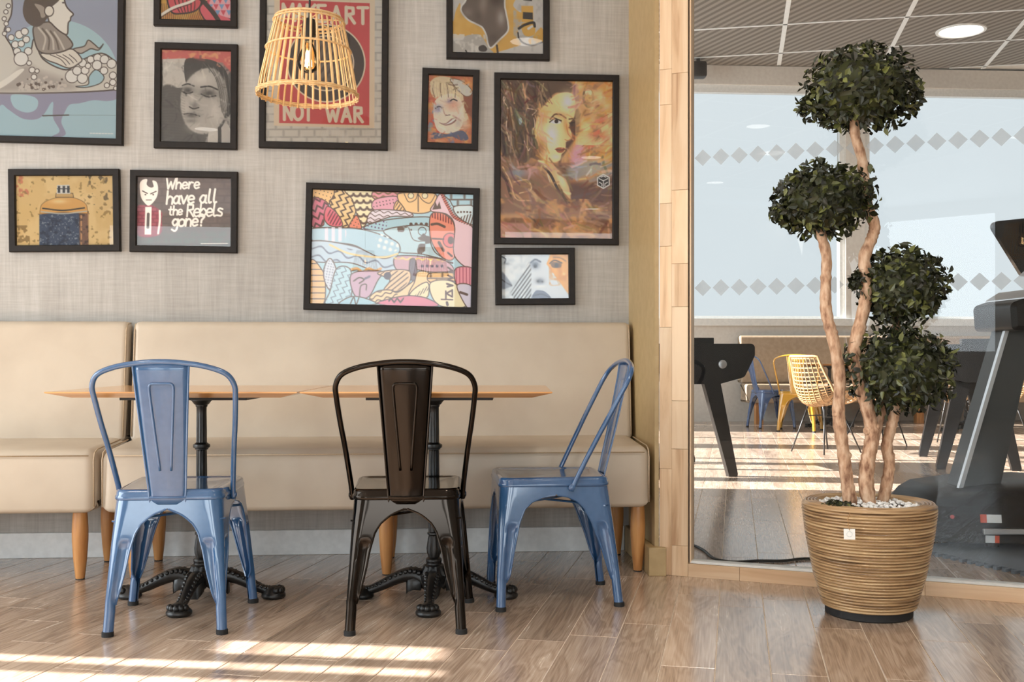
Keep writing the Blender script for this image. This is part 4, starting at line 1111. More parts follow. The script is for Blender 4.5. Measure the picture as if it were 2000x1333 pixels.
FONT = {  # single-stroke letters on a unit box, y up
 'W':[[(0,1),(.25,0),(.5,.7),(.75,0),(1,1)]], 'h':[[(.1,1.05),(.1,0)],[(.1,.4),(.35,.62),(.62,.45),(.62,0)]], 'e':[[(.1,.3),(.62,.36),(.5,.6),(.22,.58),(.08,.28),(.28,0),(.62,.1)]],
 'r':[[(.12,.62),(.12,0)],[(.12,.35),(.32,.6),(.55,.58)]], 'a':[[(.6,.55),(.3,.62),(.08,.3),(.25,.02),(.5,.12),(.6,.5)],[(.62,.62),(.6,.1),(.72,0)]], 'v':[[(.05,.62),(.32,0),(.62,.64)]],
 'l':[[(.2,1.1),(.16,.3),(.25,0),(.42,.05)]], 't':[[(.25,.95),(.22,.15),(.4,0)],[(.02,.62),(.5,.64)]], 'R':[[(.1,0),(.1,1)],[(.1,.98),(.6,.95),(.62,.6),(.12,.5)],[(.3,.5),(.7,0)]],
 'b':[[(.1,1.05),(.1,.02)],[(.1,.4),(.4,.62),(.65,.32),(.42,0),(.1,.06)]], 's':[[(.55,.55),(.28,.62),(.15,.45),(.5,.25),(.45,.02),(.08,.05)]],
 'g':[[(.6,.55),(.3,.62),(.1,.35),(.3,.08),(.58,.25)],[(.62,.62),(.6,-.15),(.4,-.4),(.1,-.28)]], 'o':[[(.35,.62),(.1,.45),(.12,.1),(.38,0),(.62,.18),(.6,.5),(.35,.62)]],
 'n':[[(.1,.62),(.1,0)],[(.1,.4),(.35,.62),(.6,.45),(.62,0)]], '?':[[(.05,.8),(.3,1.0),(.58,.8),(.35,.5),(.32,.28)],[(.32,.06),(.33,.0)]],
 'M':[[(0,0),(.05,1),(.4,.3),(.75,1),(.8,0)]], 'A':[[(0,0),(.35,1),(.7,0)],[(.14,.36),(.56,.36)]], 'K':[[(.08,0),(.08,1)],[(.65,1),(.1,.45),(.7,0)]], 'E':[[(.6,1),(.08,1),(.08,0),(.62,0)],[(.08,.52),(.5,.52)]],
 'T':[[(0,1),(.7,1)],[(.35,1),(.35,0)]], 'N':[[(.05,0),(.05,1),(.62,0),(.62,1)]], 'O':[[(.35,1),(.06,.75),(.06,.25),(.35,0),(.66,.25),(.66,.75),(.35,1)]], 'U':[[(.05,1),(.05,.25),(.33,0),(.62,.25),(.62,1)]],
 'S':[[(.6,.85),(.35,1),(.1,.8),(.5,.45),(.55,.15),(.3,0),(.05,.15)]] }
SHARP = set('WMAKETNvR')
def letters(cv, txt, x, y, h, w, col, adv=.78, slope=0.0, shear=0.0, widths=None):
    for ch in txt:
        if ch == ' ': x += h*.42; y -= slope*h*.42; continue
        for st in FONT[ch]:
            cv.stroke([(x + (px + shear*py)*h*.86, y - py*h) for px, py in st], w, col, smooth=(ch not in SHARP and len(st) > 2))
        ww = (max(p[0] for st in FONT[ch] for p in st) + .2)*h*.86 * adv/.78
        x += ww; y -= slope*ww
    return x
def draw(cv):
    """colours -> print mesh data (unit square, x right, y up)"""
    return cv.c
def picture(name, label, corners, cv, border=.0285):
    """framed print hung on the seating wall; corners TL TR BR BL in pixels"""
    q = [Vector(wall_uv(*c)) for c in corners]
    ctr = sum(q, Vector((0,0)))/4
    ax = ((q[1]-q[0]) + (q[2]-q[3]))/2; ay = ((q[0]-q[3]) + (q[1]-q[2]))/2
    w, h = ax.length, ay.length
    ang = math.atan2(ax.y, ax.x)*.6 + math.atan2(-ay.x, ay.y)*.4
    t = thing(name, label, 'picture', (0,0,0), 0, 'framed prints on the wall')
    t.location = wloc(ctr.x, 0.002, ctr.y)
    t.rotation_euler = (Matrix.Rotation(WROT, 3, 'Z') @ Matrix.Rotation(-ang, 3, 'Y')).to_euler()
    D = .024; x0, x1, z0, z1 = -w/2, w/2, -h/2, h/2
    f = MB()
    def quadring(i, y): return [(x0+i, y, z0+i), (x1-i, y, z0+i), (x1-i, y, z1-i), (x0+i, y, z1-i)]
    rings = [quadring(0, 0), quadring(0, -D+.003), quadring(.003, -D), quadring(border-.003, -D), quadring(border, -D+.003), quadring(border, -.006)]
    f.loft(rings, closed=True, cap=False)
    f.build('frame', M['frame'], t, smooth=False)
    MB().box(x0+.004, x1-.004, -.006, 0, z0+.004, z1-.004).build('backing', M['card'], t)
    H, W = cv.H, cv.W
    xs = np.linspace(x0+border-.002, x1-border+.002, W); zs = np.linspace(z1-border+.002, z0+border-.002, H)
    XX, ZZ = np.meshgrid(xs, zs)
    co = np.stack([XX, np.full_like(XX, -.0075), ZZ], -1).reshape(-1, 3)
    idx = np.arange(H*W).reshape(H, W)
    fa = np.stack([idx[:-1,:-1], idx[1:,:-1], idx[1:,1:], idx[:-1,1:]], -1).reshape(-1, 4)
    me = bpy.data.meshes.new('print'); me.vertices.add(H*W); me.vertices.foreach_set('co', co.astype(np.float32).ravel())
    nf = len(fa); me.loops.add(nf*4); me.loops.foreach_set('vertex_index', fa.astype(np.int32).ravel())
    me.polygons.add(nf); me.polygons.foreach_set('loop_start', np.arange(0, nf*4, 4, dtype=np.int32)); me.polygons.foreach_set('loop_total', np.full(nf, 4, np.int32))
    me.update(calc_edges=True)
    at_ = me.color_attributes.new('ink', 'FLOAT_COLOR', 'POINT')
    rgba = np.ones((H*W, 4), np.float32); rgba[:, :3] = np.minimum(srgb_arr(cv.c)*1.08, .9).reshape(-1, 3); at_.data.foreach_set('color', rgba.ravel())
    mk('print', me, M['ink'], t)
    g = MB(); g.add([(x0+border-.001, -.0135, z0+border-.001), (x1-border+.001, -.0135, z0+border-.001), (x1-border+.001, -.0135, z1-border+.001), (x0+border-.001, -.0135, z1-border+.001)], [(0,1,2,3)])
    g.build('glass_pane', M['pic_glass'], t)
    return t
ink = mat('printed_ink', (1,1,1,1), 0.6); ca = nd(ink, 'ShaderNodeVertexColor'); ca.layer_name = 'ink'
lk(ink, ca.outputs['Color'], ink.node_tree.nodes['Principled BSDF'].inputs['Base Color']); M['ink'] = ink
BR = (70,56,48)

# -- octopus print
c = Cv([(-230,-480),(598,-448),(590,703),(-238,672)], 324, 450, (152,160,180), 2)
c.circ(285, 405, 314, (168,200,208))
c.mottle((160,170,190), 220, .4, .8, .5)
c.poly([(-240,448),(600,448),(600,720),(-240,720)], (164,196,208), smooth=False)
PU_ = (146,146,170)
c.poly([(-240,452),(270,450),(250,520),(200,588),(120,592),(45,545),(10,520),(-30,560),(-90,540),(-200,600),(-240,560)], PU_)
c.poly([(60,470),(150,475),(190,500),(180,545),(130,560),(70,530)], (166,198,210))
c.poly([(280,462),(590,452),(592,490),(540,505),(470,500),(400,515),(350,522),(325,560),(308,610),(330,672),(275,692),(262,682),(300,655),(268,590),(268,520)], PU_)
c.stroke([(215,577),(345,575)], 7, (80,74,70)); c.stroke([(345,575),(580,578)], 2, (120,140,150))
c.poly([(-240,300),(-100,220),(-20,60),(-60,-60),(-10,-110),(50,-40),(55,60),(20,150),(60,230),(90,300),(150,250),(170,190),(215,290),(330,345),(400,300),(500,262),(560,290),(592,330),(592,446),(-240,446)], (206,202,192), line=BR, lw=7)
c.poly([(-240,350),(0,420),(120,320),(200,350),(330,400),(330,446),(-240,446)], (168,160,152), soft=40)
c.poly([(445,380),(480,345),(520,380),(500,415),(430,435),(380,430),(440,420)], (160,194,204), line=BR, lw=5)
c.poly([(0,405),(90,345),(120,345),(60,400),(-20,446),(-120,446)], (226,222,212))
for k in range(90):
    x = c.r.uniform(90,330); y = 445 - abs(c.r.normal(0,28)); c.circ(x, y, c.r.uniform(3,9), (196,188,178) if k % 3 else (90,74,64))
for x, y, r in ((95,165,18),(122,150,16),(130,190,15),(75,215,16),(105,212,14),(140,250,17),(85,250,16),(105,288,33),(160,345,13),(145,310,10),(185,350,9),(170,380,12),(55,180,13),(40,140,10),(30,110,9),(22,160,9),(28,50,9),(40,20,9),(20,85,9),
                (360,378,31),(412,388,24),(385,350,20),(425,348,18),(412,310,18),(453,293,16),(487,285,18),(522,293,20),(485,322,22),(440,325,12),(558,315,21),(520,350,17),(565,375,16),(565,410,14),(535,425,11),(580,440,9)):
    c.circ(x, y, r, (228,226,220), line=BR, lw=4)
for yy in (-60,-120,-190,-260): c.circ(-60+yy*.1, yy, 22, (226,224,216), line=BR, lw=5)
c.poly([(365,240),(420,225),(440,195),(470,215),(495,235),(515,215),(492,245),(455,238),(430,250),(400,262)], (176,166,156), line=BR, lw=6)
c.poly([(205,262),(300,255),(360,240),(408,290),(390,315),(345,336),(280,312),(230,292)], (222,216,204), line=BR, lw=6)
for k in range(4): c.stroke([(250+k*32,268),(300+k*24,290),(330+k*18,322-k*6)], 4, BR)
c.poly([(165,130),(215,104),(265,108),(320,160),(362,216),(330,245),(262,262),(205,256),(178,220)], (150,140,130), line=BR, lw=7)
for k in range(5): c.stroke([(190+k*20,130+k*6),(225+k*18,180+k*4),(215+k*26,240)], 9, (104,92,82) if k % 2 else (196,188,178))
c.poly([(232,-60),(300,-60),(326,15),(343,40),(364,62),(352,78),(350,92),(340,105),(338,120),(333,165),(296,148),(258,112),(238,80)], (230,226,216), line=BR, lw=7)
c.poly([(236,-70),(140,-40),(112,30),(122,85),(150,116),(185,126),(215,108),(240,70),(246,30),(262,20),(300,-20),(290,-70)], (84,70,60))
c.poly([(170,10),(215,25),(225,70),(205,80),(195,50)], (160,148,136)); c.circ(243,46,20,(226,220,208),ry=24,line=BR,lw=5)
c.circ(314,4,7,BR,ry=4)
for k in range(8): c.stroke([(452+k*15,668+k*.5),(462+k*15,668+k*.5)], 4, (230,232,232))
picture('framed_print', 'framed blue print of a reclining figure on octopus arms, upper left corner', [(-100,-192),(247.5,-178),(243.4,287.8),(-104,275)], c)

# -- psychedelic print at the top
c = Cv([(808,-360),(1160,-348),(1156,116),(806,103)], 137, 182, (206,158,72), 3)
c.mottle((190,120,60), 40, .45, .7, .8)
for k in range(24): c.stroke([(812+k*8,20),(800+k*10,110)], 2.5, (90,60,40), smooth=False)
c.poly([(838,-20),(860,60),(910,70),(980,55),(1008,10),(990,-60),(870,-60)], (206,84,92), line=(50,34,30), lw=8)
for k in range(6): c.stroke([(868+k*20,-40),(880+k*19,20),(900+k*14,62)], 5, (80,36,36))
c.poly([(1000,40),(1040,10),(1090,60),(1160,110),(1050,116),(1010,80)], (218,96,110), line=(60,34,34), lw=6)
c.poly([(1010,-20),(1160,-20),(1160,100),(1100,80)], (230,170,180), smooth=False)
for i in range(5):
    for j in range(3): c.poly([(1030+i*28+j*8,-5+j*30),(1056+i*28+j*8,-5+j*30),(1043+i*28+j*8,22+j*30)], (120,156,196) if (i+j) % 2 else (210,80,96), smooth=False)
c.stroke([(1000,-10),(1060,60),(1090,104)], 22, (60,44,40)); c.stroke([(806,78),(870,40),(960,8),(1000,-30)], 13, (232,226,214))
c.stroke([(806,90),(870,52),(960,20)], 4, (60,44,40)); c.circ(900,-180,110,(80,120,170),line=(50,40,40),lw=8); c.circ(1050,-250,80,(220,120,90),line=(50,40,40),lw=8)
picture('framed_print', 'small framed print of loud red and yellow shapes cut by the top edge', [(303.5,-152),(467,-148),(464,57.3),(302.6,51.9)], c)

# -- black and white face
c = Cv([(815,252),(1162,262),(1158,720),(811,712)], 137, 182, (96,88,84), 4)
c.poly([(800,240),(1170,250),(1170,330),(1140,380),(1090,330),(990,300),(800,305)], (206,104,98), smooth=False)
c.mottle((230,170,120), 30, .55, .75, .8, (800,240,1170,300)); c.mottle((190,70,78), 25, .55, .75, .7, (1000,240,1170,380))
c.poly([(822,302),(934,298),(936,440),(824,450)], (206,200,190), smooth=False); c.mottle((180,172,162), 24, .55, .7, .6, (822,302,936,448))
c.poly([(930,310),(1000,300),(1070,310),(1120,345),(1152,420),(1158,540),(1130,650),(1090,690),(1060,600),(1000,420),(940,430)], (66,58,54))
c.poly([(815,450),(900,452),(915,560),(930,640),(1000,690),(1030,720),(806,720)], (92,84,78), soft=10)
c.poly([(930,425),(985,365),(1060,345),(1110,385),(1136,460),(1132,560),(1100,630),(1045,668),(980,662),(932,618),(910,545),(912,470)], (186,178,168), soft=8)
c.blob(1010,400,60,34,(222,216,206),.8); c.blob(1085,560,34,60,(216,208,198),.8); c.blob(940,540,22,40,(206,198,188),.7); c.blob(1105,480,20,70,(150,140,132),.6)
c.blob(945,456,34,20,(70,62,58),.95,.1); c.blob(1046,470,44,22,(74,66,60),.95,.15); c.blob(975,530,26,26,(110,102,94),.75); c.blob(966,490,12,40,(214,206,196),.6)
c.stroke([(918,462),(942,472),(968,464)], 6, (40,34,32)); c.stroke([(1010,474),(1044,488),(1082,482)], 6, (40,34,32)); c.stroke([(918,432),(945,424),(975,434)], 7, (60,52,48)); c.stroke([(1008,440),(1050,436),(1090,452)], 8, (60,52,48))
c.stroke([(952,536),(972,546),(998,540)], 6, (60,52,48)); c.blob(965,578,38,15,(92,82,76),.95); c.stroke([(926,572),(958,570),(1002,582)], 5, (44,38,34)); c.blob(960,606,34,12,(120,110,102),.7); c.blob(985,640,50,22,(198,190,180),.7)
c.poly([(1045,660),(1090,640),(1095,720),(1040,720)], (206,200,190), smooth=False); c.poly([(1108,640),(1160,560),(1160,720),(1110,720)], (190,182,174), smooth=False); c.stroke([(1100,640),(1098,720)], 14, (60,54,50))
for k in range(16): c.stroke([(1020+k*8,320+k*3),(1080+k*5,400+k*8),(1110+k*3,560+k*6)], 2, (40,34,32) if k % 3 else (130,120,112), a=.7)
for k in range(20): c.stroke([(812,460+k*13),(880,450+k*14),(930,470+k*13)], 3, (110,102,96), a=.35)
brush(c, 160, (815,300,1158,716), 46, 8, 16, None, .45)
_g = c.c.mean(2, keepdims=True); _w = ((c.X > 812) & (c.Y > 318))[..., None]*.8; c.c = c.c*(1-_w) + _g*np.array([1.02, 1.0, .96])*_w
c.poly([(1085,262),(1162,262),(1162,372),(1120,330)], (206,104,98), smooth=False, soft=10); c.mottle((230,160,130), 24, .5, .7, .7, (1085,262,1162,340))
picture('framed_print', 'framed black and white print of a face with closed eyes', [(304.2,85),(466,89.7),(464.5,294.5),(303,290.5)], c)

# -- spray can
c = Cv([(86,884),(570,884),(577,1230),(95,1232)], 190, 136, (226,194,132), 5)
c.mottle((236,208,150), 60, .45, .7, .8); c.mottle((110,92,62), 26, .62, .7, .9, (430,884,580,1030)); c.mottle((206,120,92), 26, .55, .7, .8, (86,884,175,990)); c.mottle((140,112,66), 24, .62, .72, .8, (90,1130,160,1232)); c.mottle((150,120,70), 20, .7, .78, .7)
c.poly([(205,1075),(207,1240),(446,1240),(440,1060),(320,1048)], (64,80,106), smooth=False); c.mottle((150,160,170), 7, .66, .74, .8, (207,1075,400,1240)); c.mottle((36,46,66), 20, .55, .72, .7, (207,1075,440,1240))
c.poly([(398,1060),(446,1058),(448,1240),(404,1240)], (150,104,76), smooth=False, a=.75); c.stroke([(410,1070),(412,1235)], 7, (206,156,110)); c.mottle((60,50,50), 12, .55, .7, .7, (398,1060,446,1240))
c.poly([(208,1074),(208,1072),(209,1050),(216,1028),(240,1010),(285,994),(325,990),(365,992),(410,1008),(434,1028),(440,1050),(441,1070),(441,1072),(325,1066)], (222,170,96), line=(150,112,66), lw=3)
c.blob(300,1012,50,14,(244,214,150),.9); c.stroke([(222,1046),(320,1056),(425,1044)], 7, (70,66,60)); c.stroke([(214,1062),(320,1072),(436,1060)], 6, (190,190,180))
c.poly([(284,992),(286,972),(368,972),(372,992)], (206,170,110), smooth=False, line=(90,72,50), lw=3); c.poly([(290,932),(350,930),(356,974),(288,974)], (222,222,216), smooth=False)
for k, x in enumerate((294,318,340)): c.poly([(x,936),(x+12,936),(x+12,970),(x,970)], (58,60,66), smooth=False)
c.stroke([(292,950),(352,950)], 5, (58,60,66))
picture('framed_print', 'framed print of a blue and yellow spray can', [(18.7,331.5),(235.6,332.3),(237.9,492.2),(22.6,493.4)], c)

# -- hand-lettered print
c = Cv([(694,890),(1162,898),(1158,1242),(692,1232)], 186, 136, (96,84,80), 6)
c.poly([(680,1170),(1170,1150),(1170,1260),(680,1260)], (92,98,92), smooth=False, soft=60); c.mottle((108,94,90), 30, .45, .7, .6); c.pat([(690,885),(1165,885),(1165,1245),(690,1245)], (88,78,74), 'brick', 34, False)
CR = (230,224,214)
letters(c, 'Where', 836, 952, 50, 9, CR, .68, .02, .12); letters(c, 'have all', 834, 1026, 60, 10, CR, .62, .03, .12)
letters(c, 'the', 848, 1080, 42, 8, CR, .62, .02, .1); letters(c, 'Rebels', 934, 1088, 60, 9, CR, .56, .02, .1); letters(c, 'gone?', 862, 1136, 56, 10, CR, .64, .02, .12)
c.poly([(694,1045),(735,1032),(772,1034),(815,1066),(816,1095),(806,1176),(696,1176)], (150,74,86)); c.pat([(694,1045),(735,1032),(772,1034),(815,1066),(816,1095),(806,1176),(696,1176)], (110,50,62), 'brick', 18)
c.poly([(735,1040),(766,1040),(764,1176),(732,1176)], CR, smooth=False); c.stroke([(750,1075),(748,1140)], 14, (90,80,78)); c.stroke([(806,1060),(806,1110),(798,1170)], 10, CR)
c.poly([(708,930),(722,908),(745,905),(742,930),(760,945),(776,940),(770,912),(790,918),(798,950),(792,990),(770,1022),(750,1034),(732,1020),(714,990)], CR)
c.stroke([(722,962),(745,974)], 5, BR); c.stroke([(762,976),(788,964)], 5, BR); c.stroke([(740,1006),(765,1006)], 4, BR); c.circ(736,980,4,BR); c.circ(774,980,4,BR)
for k in range(9): c.stroke([(1008+k*15,1222),(1018+k*15,1222)], 4, CR)
picture('framed_print', 'framed brown print with white hand lettering and a punk figure', [(256.6,333.5),(466,337.4),(464.9,496),(255.8,492.6)], c)

# -- red poster (plain stand-in, its words kept)
c = Cv([(178,-190),(1118,-168),(1102,1182),(162,1158)], 224, 322, (212,208,198), 7)
c.pat([(160,-200),(1120,-200),(1120,1190),(160,1190)], (176,172,164), 'brick', 62, False); c.mottle((222,218,210), 90, .4, .7, .5)
c.poly([(240,-35),(1050,-12),(1042,1045),(232,1024)], (228,210,184), smooth=False)
c.poly([(285,8),(1008,32),(1000,1022),(275,1002)], (206,78,80), smooth=False)
c.circ(655, 520, 318, (228,210,184)); c.circ(655, 520, 306, (66,54,48)); c.circ(655, 520, 226, (228,210,184)); c.circ(655, 520, 216, (96,84,76)); c.mottle((130,116,104), 60, .5, .7, .5, (480,350,830,690))
c.pat([(440,520),(655,310),(870,520),(655,730)], (80,68,60), 'stripe', 54, True, .6, .4)
letters(c, 'MAKE', 306, 172, 128, 27, (232,218,194), .70, -.03); letters(c, 'ART', 700, 190, 128, 27, (232,218,194), .84, -.03)
letters(c, 'NOT', 312, 974, 118, 26, (232,218,194), .74, -.03); letters(c, 'WAR', 655, 988, 118, 26, (232,218,194), .80, -.03)
picture('framed_print', 'framed red lettered poster with a dark disc, behind the pendant lamp', [(510.4,-58),(761,-52),(756.5,295.7),(505.9,290)], c)

# -- torn poster
c = Cv([(350,-610),(1092,-596),(1082,448),(346,436)], 178, 250, (224,176,86), 8)
c.mottle((232,190,104), 80, .4, .7, .6); GY = (212,208,202)
c.poly([(346,330),(420,318),(470,300),(548,292),(585,310),(640,390),(660,440),(346,420)], (190,186,178)); c.mottle((226,222,214), 40, .45, .65, .9, (346,290,640,440))
c.poly([(346,-620),(520,-620),(480,-100),(470,60),(420,90),(410,60),(380,110),(346,150)], GY)
TORN = [(490,-200),(760,-200),(764,60),(772,120),(790,210),(786,268),(720,330),(660,385),(640,360),(628,300),(596,240),(548,212),(480,180),(432,128),(428,90),(470,20)]
c.stroke(TORN, 26, (232,230,224), closed=True); c.poly(TORN, (112,98,88)); c.blob(600,60,40,130,(150,136,124),.9,.2); c.blob(740,170,40,70,(176,166,156),.9); c.blob(700,20,60,60,(70,56,48),.9); c.blob(470,130,50,40,(140,128,118),.8); c.blob(680,320,50,40,(90,78,68),.8); c.blob(560,160,40,60,(94,80,70),.7)
c.poly([(500,-620),(760,-620),(770,-200),(480,-200)], (120,106,96)); 
c.poly([(840,80),(862,30),(920,-20),(1090,-40),(1090,250),(1060,240),(1000,300),(960,340),(1000,380),(1075,350),(1090,450),(700,440),(800,400),(900,365),(870,300),(900,200),(915,140),(880,120)], GY); c.mottle((192,188,182), 50, .5, .7, .8, (840,-40,1090,450))
c.poly([(905,80),(1000,80),(1000,200),(905,200)], (226,178,86), smooth=False); c.poly([(918,126),(996,130),(998,182),(916,176)], (50,44,40), smooth=False); c.poly([(922,-20),(1006,-20),(990,45),(922,38)], (50,44,40), smooth=False); c.poly([(905,215),(1000,205),(1010,290),(930,300)], (226,178,86))
c.stroke([(884,248),(930,222),(1000,204),(1012,232)], 20, (50,44,40)); c.stroke([(876,280),(884,320),(920,356),(990,372),(1070,350)], 12, (60,52,48)); c.stroke([(960,250),(990,232)], 18, (230,228,222)); c.stroke([(705,375),(712,425)], 16, (70,50,36)); c.poly([(560,385),(600,372),(628,400),(610,420),(565,415)], (70,62,56)); c.stroke([(455,412),(468,436)], 10, (40,36,34))
picture('framed_print', 'framed yellow and grey torn poster print cut by the top edge', [(872.5,-180),(1074,-176),(1071,120.7),(870.8,117)], c)

# -- smiling portrait
c = Cv([(155,622),(517,632),(498,1172),(138,1165)], 88, 132, (206,120,84), 9)
c.mottle((226,160,90), 60, .4, .7, .9); c.mottle((200,84,72), 50, .5, .7, .8, (138,700,240,1100)); c.mottle((120,160,180), 30, .5, .7, .7, (138,900,200,1080)); c.poly([(400,800),(517,760),(517,960),(440,900)], (150,90,66), soft=20)
c.poly([(168,690),(230,640),(330,645),(390,690),(430,780),(440,880),(470,960),(400,980),(220,820),(180,780)], (226,206,168)); c.poly([(330,660),(420,670),(500,740),(495,780),(450,790),(400,750)], (216,212,200), line=(120,90,70), lw=6)
c.poly([(200,850),(240,800),(330,770),(400,800),(432,880),(430,990),(390,1060),(300,1085),(225,1060),(195,960)], (240,226,204)); c.blob(350,860,60,50,(220,150,120),.7); c.blob(230,890,40,36,(120,120,170),.7); c.blob(320,830,30,20,(130,110,150),.6); c.blob(390,1000,30,50,(200,190,180),.7)
for k in range(12): c.stroke([(200+k*17,680+k*3),(190+k*20,740),(205+k*18,800+(k%3)*14)], 5, (120,92,66) if k % 3 == 0 else (244,228,190))
c.stroke([(330,828),(352,815),(382,826)], 10, (60,48,48)); c.stroke([(212,888),(238,872),(262,886)], 10, (70,58,66)); c.stroke([(270,880),(282,930),(300,940)], 6, (190,150,130)); c.stroke([(288,945),(325,938)], 6, (120,90,80))
c.poly([(238,1000),(290,1004),(340,966),(378,958),(372,985),(335,1012),(285,1022)], (150,104,92)); c.poly([(250,1004),(295,1009),(345,974),(370,968),(338,998),(290,1014)], (246,242,234)); c.blob(440,1000,40,60,(230,216,190),.8); c.poly([(190,1080),(300,1090),(420,1060),(470,1120),(420,1140),(330,1110),(180,1130)], (96,100,124)); c.mottle((110,140,190), 40, .5, .7, .7, (300,1080,500,1172)); c.mottle((230,150,110), 40, .5, .7, .8, (138,1100,320,1172))
brush(c, 150, (140,625,515,1170), 60, 11, 13, None, .5)
picture('framed_print', 'small framed warm-toned print of a smiling face with white teeth', [(825.4,135),(936.8,139),(932.5,295.7),(821.6,292)], c)

# -- large portrait of a woman
c = Cv([(78,48),(684,58),(680,908),(70,904)], 218, 306, (176,134,92), 10)
c.mottle((206,164,110), 110, .4, .7, .9, (420,48,690,560)); c.mottle((120,84,62), 120, .45, .7, .8, (70,500,690,910)); c.mottle((214,150,80), 60, .55, .75, .7, (440,48,690,500)); c.mottle((150,110,84), 40, .5, .7, .7)
c.poly([(470,80),(495,80),(500,160),(480,210),(465,150)], (150,106,104), soft=8); c.circ(551,150,32,(120,92,58),ry=52); c.circ(551,120,18,(226,206,170),ry=20); c.circ(551,150,20,(180,140,84),ry=22); c.stroke([(530,100),(522,150),(540,192)], 8, (80,60,42))
c.poly([(470,210),(505,230),(500,330),(470,380),(440,420),(400,500),(470,560),(420,560),(390,490),(430,380)], (88,62,46), soft=12); c.poly([(455,460),(490,390),(530,420),(520,500),(470,550)], (196,146,156), soft=24)
for i in range(4):
    for j in range(3): c.poly([(520+i*44+j*10,310+j*52-i*26),(556+i*44+j*10,288+j*52-i*26),(560+i*44+j*10,312+j*52-i*26),(524+i*44+j*10,334+j*52-i*26)], (196,112,86) if (i+j) % 3 else (220,180,130), smooth=False, a=.85)
for k in range(4): c.stroke([(505,330+k*42),(690,215+k*46)], 4, (150,100,70), smooth=False)
c.poly([(440,520),(560,480),(690,500),(690,560),(560,590),(450,590)], (150,156,156), soft=30, a=.7); c.stroke([(450,600),(560,570),(690,520)], 18, (206,130,64), a=.6, soft=20); c.stroke([(440,690),(560,660),(690,640)], 10, (140,140,160), a=.6, soft=12); c.poly([(440,600),(560,620),(690,580),(690,700),(440,700)], (86,58,48), soft=40, a=.75)
c.poly([(72,56),(420,54),(462,110),(430,130),(380,120),(330,160),(296,210),(270,290),(262,380),(290,480),(240,470),(205,500),(120,480),(76,400)], (92,72,56), soft=8)
for k in range(34):
    x = 90 + (k % 12)*22; y = 70 + (k//12)*130; c.stroke([(x,y),(x+c.r.uniform(-14,22),y+60),(x+c.r.uniform(-24,34),y+c.r.uniform(90,150))], c.r.uniform(4,12), [(60,46,36),(136,108,82),(176,146,112),(76,58,46)][k % 4], a=.8)
for pts in ([(110,120),(95,160),(120,210),(110,300),(125,380)],[(225,205),(270,215),(250,240)],[(258,255),(262,300),(250,330),(268,400)],[(205,380),(225,430),(235,420)],[(120,90),(95,190)]): c.stroke(pts, 5, (216,192,168), a=.85)
c.circ(184,272,10,(170,186,196),ry=20)
FACE = [(330,172),(380,128),(440,118),(474,140),(480,200),(474,250),(446,292),(462,345),(452,372),(430,384),(428,405),(424,432),(404,452),(394,484),(352,494),(300,470),(272,420),(262,350),(270,270),(292,215)]
c.poly(FACE, (222,184,130), soft=6); c.blob(440,170,46,60,(250,232,200),.95); c.blob(350,350,50,90,(250,236,206),.9); c.blob(430,300,16,50,(214,140,80),.75,-.2); c.blob(290,420,34,80,(150,104,66),.85,.2); c.blob(300,250,34,50,(180,136,90),.8); c.blob(375,465,36,20,(246,222,180),.9); c.blob(400,240,40,18,(190,144,96),.7); c.blob(452,350,14,18,(226,170,120),.8)
c.stroke([(345,262),(372,236),(405,240),(428,256)], 8, (96,68,46)); c.poly([(345,276),(370,262),(402,270),(398,284),(365,286)], (236,226,210)); c.circ(378,274,11,(56,42,34)); c.stroke([(342,278),(370,260),(404,270)], 6, (50,36,28)); c.stroke([(446,262),(470,258)], 7, (96,68,46)); c.circ(460,288,9,(70,52,40),ry=12); c.stroke([(447,282),(474,280)], 5, (50,36,28))
c.stroke([(432,290),(440,340),(458,362),(440,376),(424,372)], 4, (170,110,66)); c.poly([(372,420),(398,414),(424,420),(410,440),(385,440)], (150,92,66)); c.stroke([(370,424),(400,428),(424,424)], 4, (84,50,38))
c.poly([(280,490),(350,500),(395,545),(436,600),(452,692),(405,690),(350,610)], (206,168,120), soft=8); c.stroke([(300,510),(345,560),(385,640),(430,700)], 14, (60,42,34)); c.blob(405,590,22,60,(240,216,176),.8,-.4); c.stroke([(330,560),(350,620),(400,690)], 4, (240,226,204))
c.poly([(72,480),(200,500),(290,500),(340,600),(400,700),(72,760)], (134,100,76), soft=20); c.blob(170,550,60,30,(130,150,170),.7); c.blob(250,540,50,30,(206,160,160),.6); c.stroke([(90,520),(130,600),(160,690),(240,700)], 8, (216,184,140), a=.7); c.stroke([(150,600),(220,590),(240,640),(180,660)], 7, (226,196,150), a=.7); c.blob(260,680,70,24,(180,130,90),.8); c.stroke([(78,540),(110,600),(130,680)], 14, (70,50,40), a=.8)
c.mottle((200,150,96), 50, .5, .7, .8, (72,690,690,910)); c.mottle((110,76,58), 70, .5, .7, .7, (72,690,690,910)); c.poly([(70,820),(240,820),(240,910),(70,910)], (196,150,140), smooth=False, soft=12, a=.7)
brush(c, 170, (75,60,330,500), 90, 9, 24, 1.2, .6); brush(c, 160, (470,55,682,690), 80, 11, 24, -.55, .6); brush(c, 120, (75,500,450,900), 90, 12, 24, .5, .6); brush(c, 50, (270,140,470,490), 50, 8, 8, 1.1, .5); brush(c, 60, (440,690,680,900), 90, 12, 24, 0, .5)
c.mottle((232,200,146), 90, .35, .7, .75, (480,55,690,400))
HX = [(630,555),(664,572),(664,615),(630,636),(596,618),(596,574)]
c.poly(HX, (232,228,220), smooth=False); c.poly([(630+(x-630)*.84, 595+(y-595)*.84) for x, y in HX], (46,40,38), smooth=False)
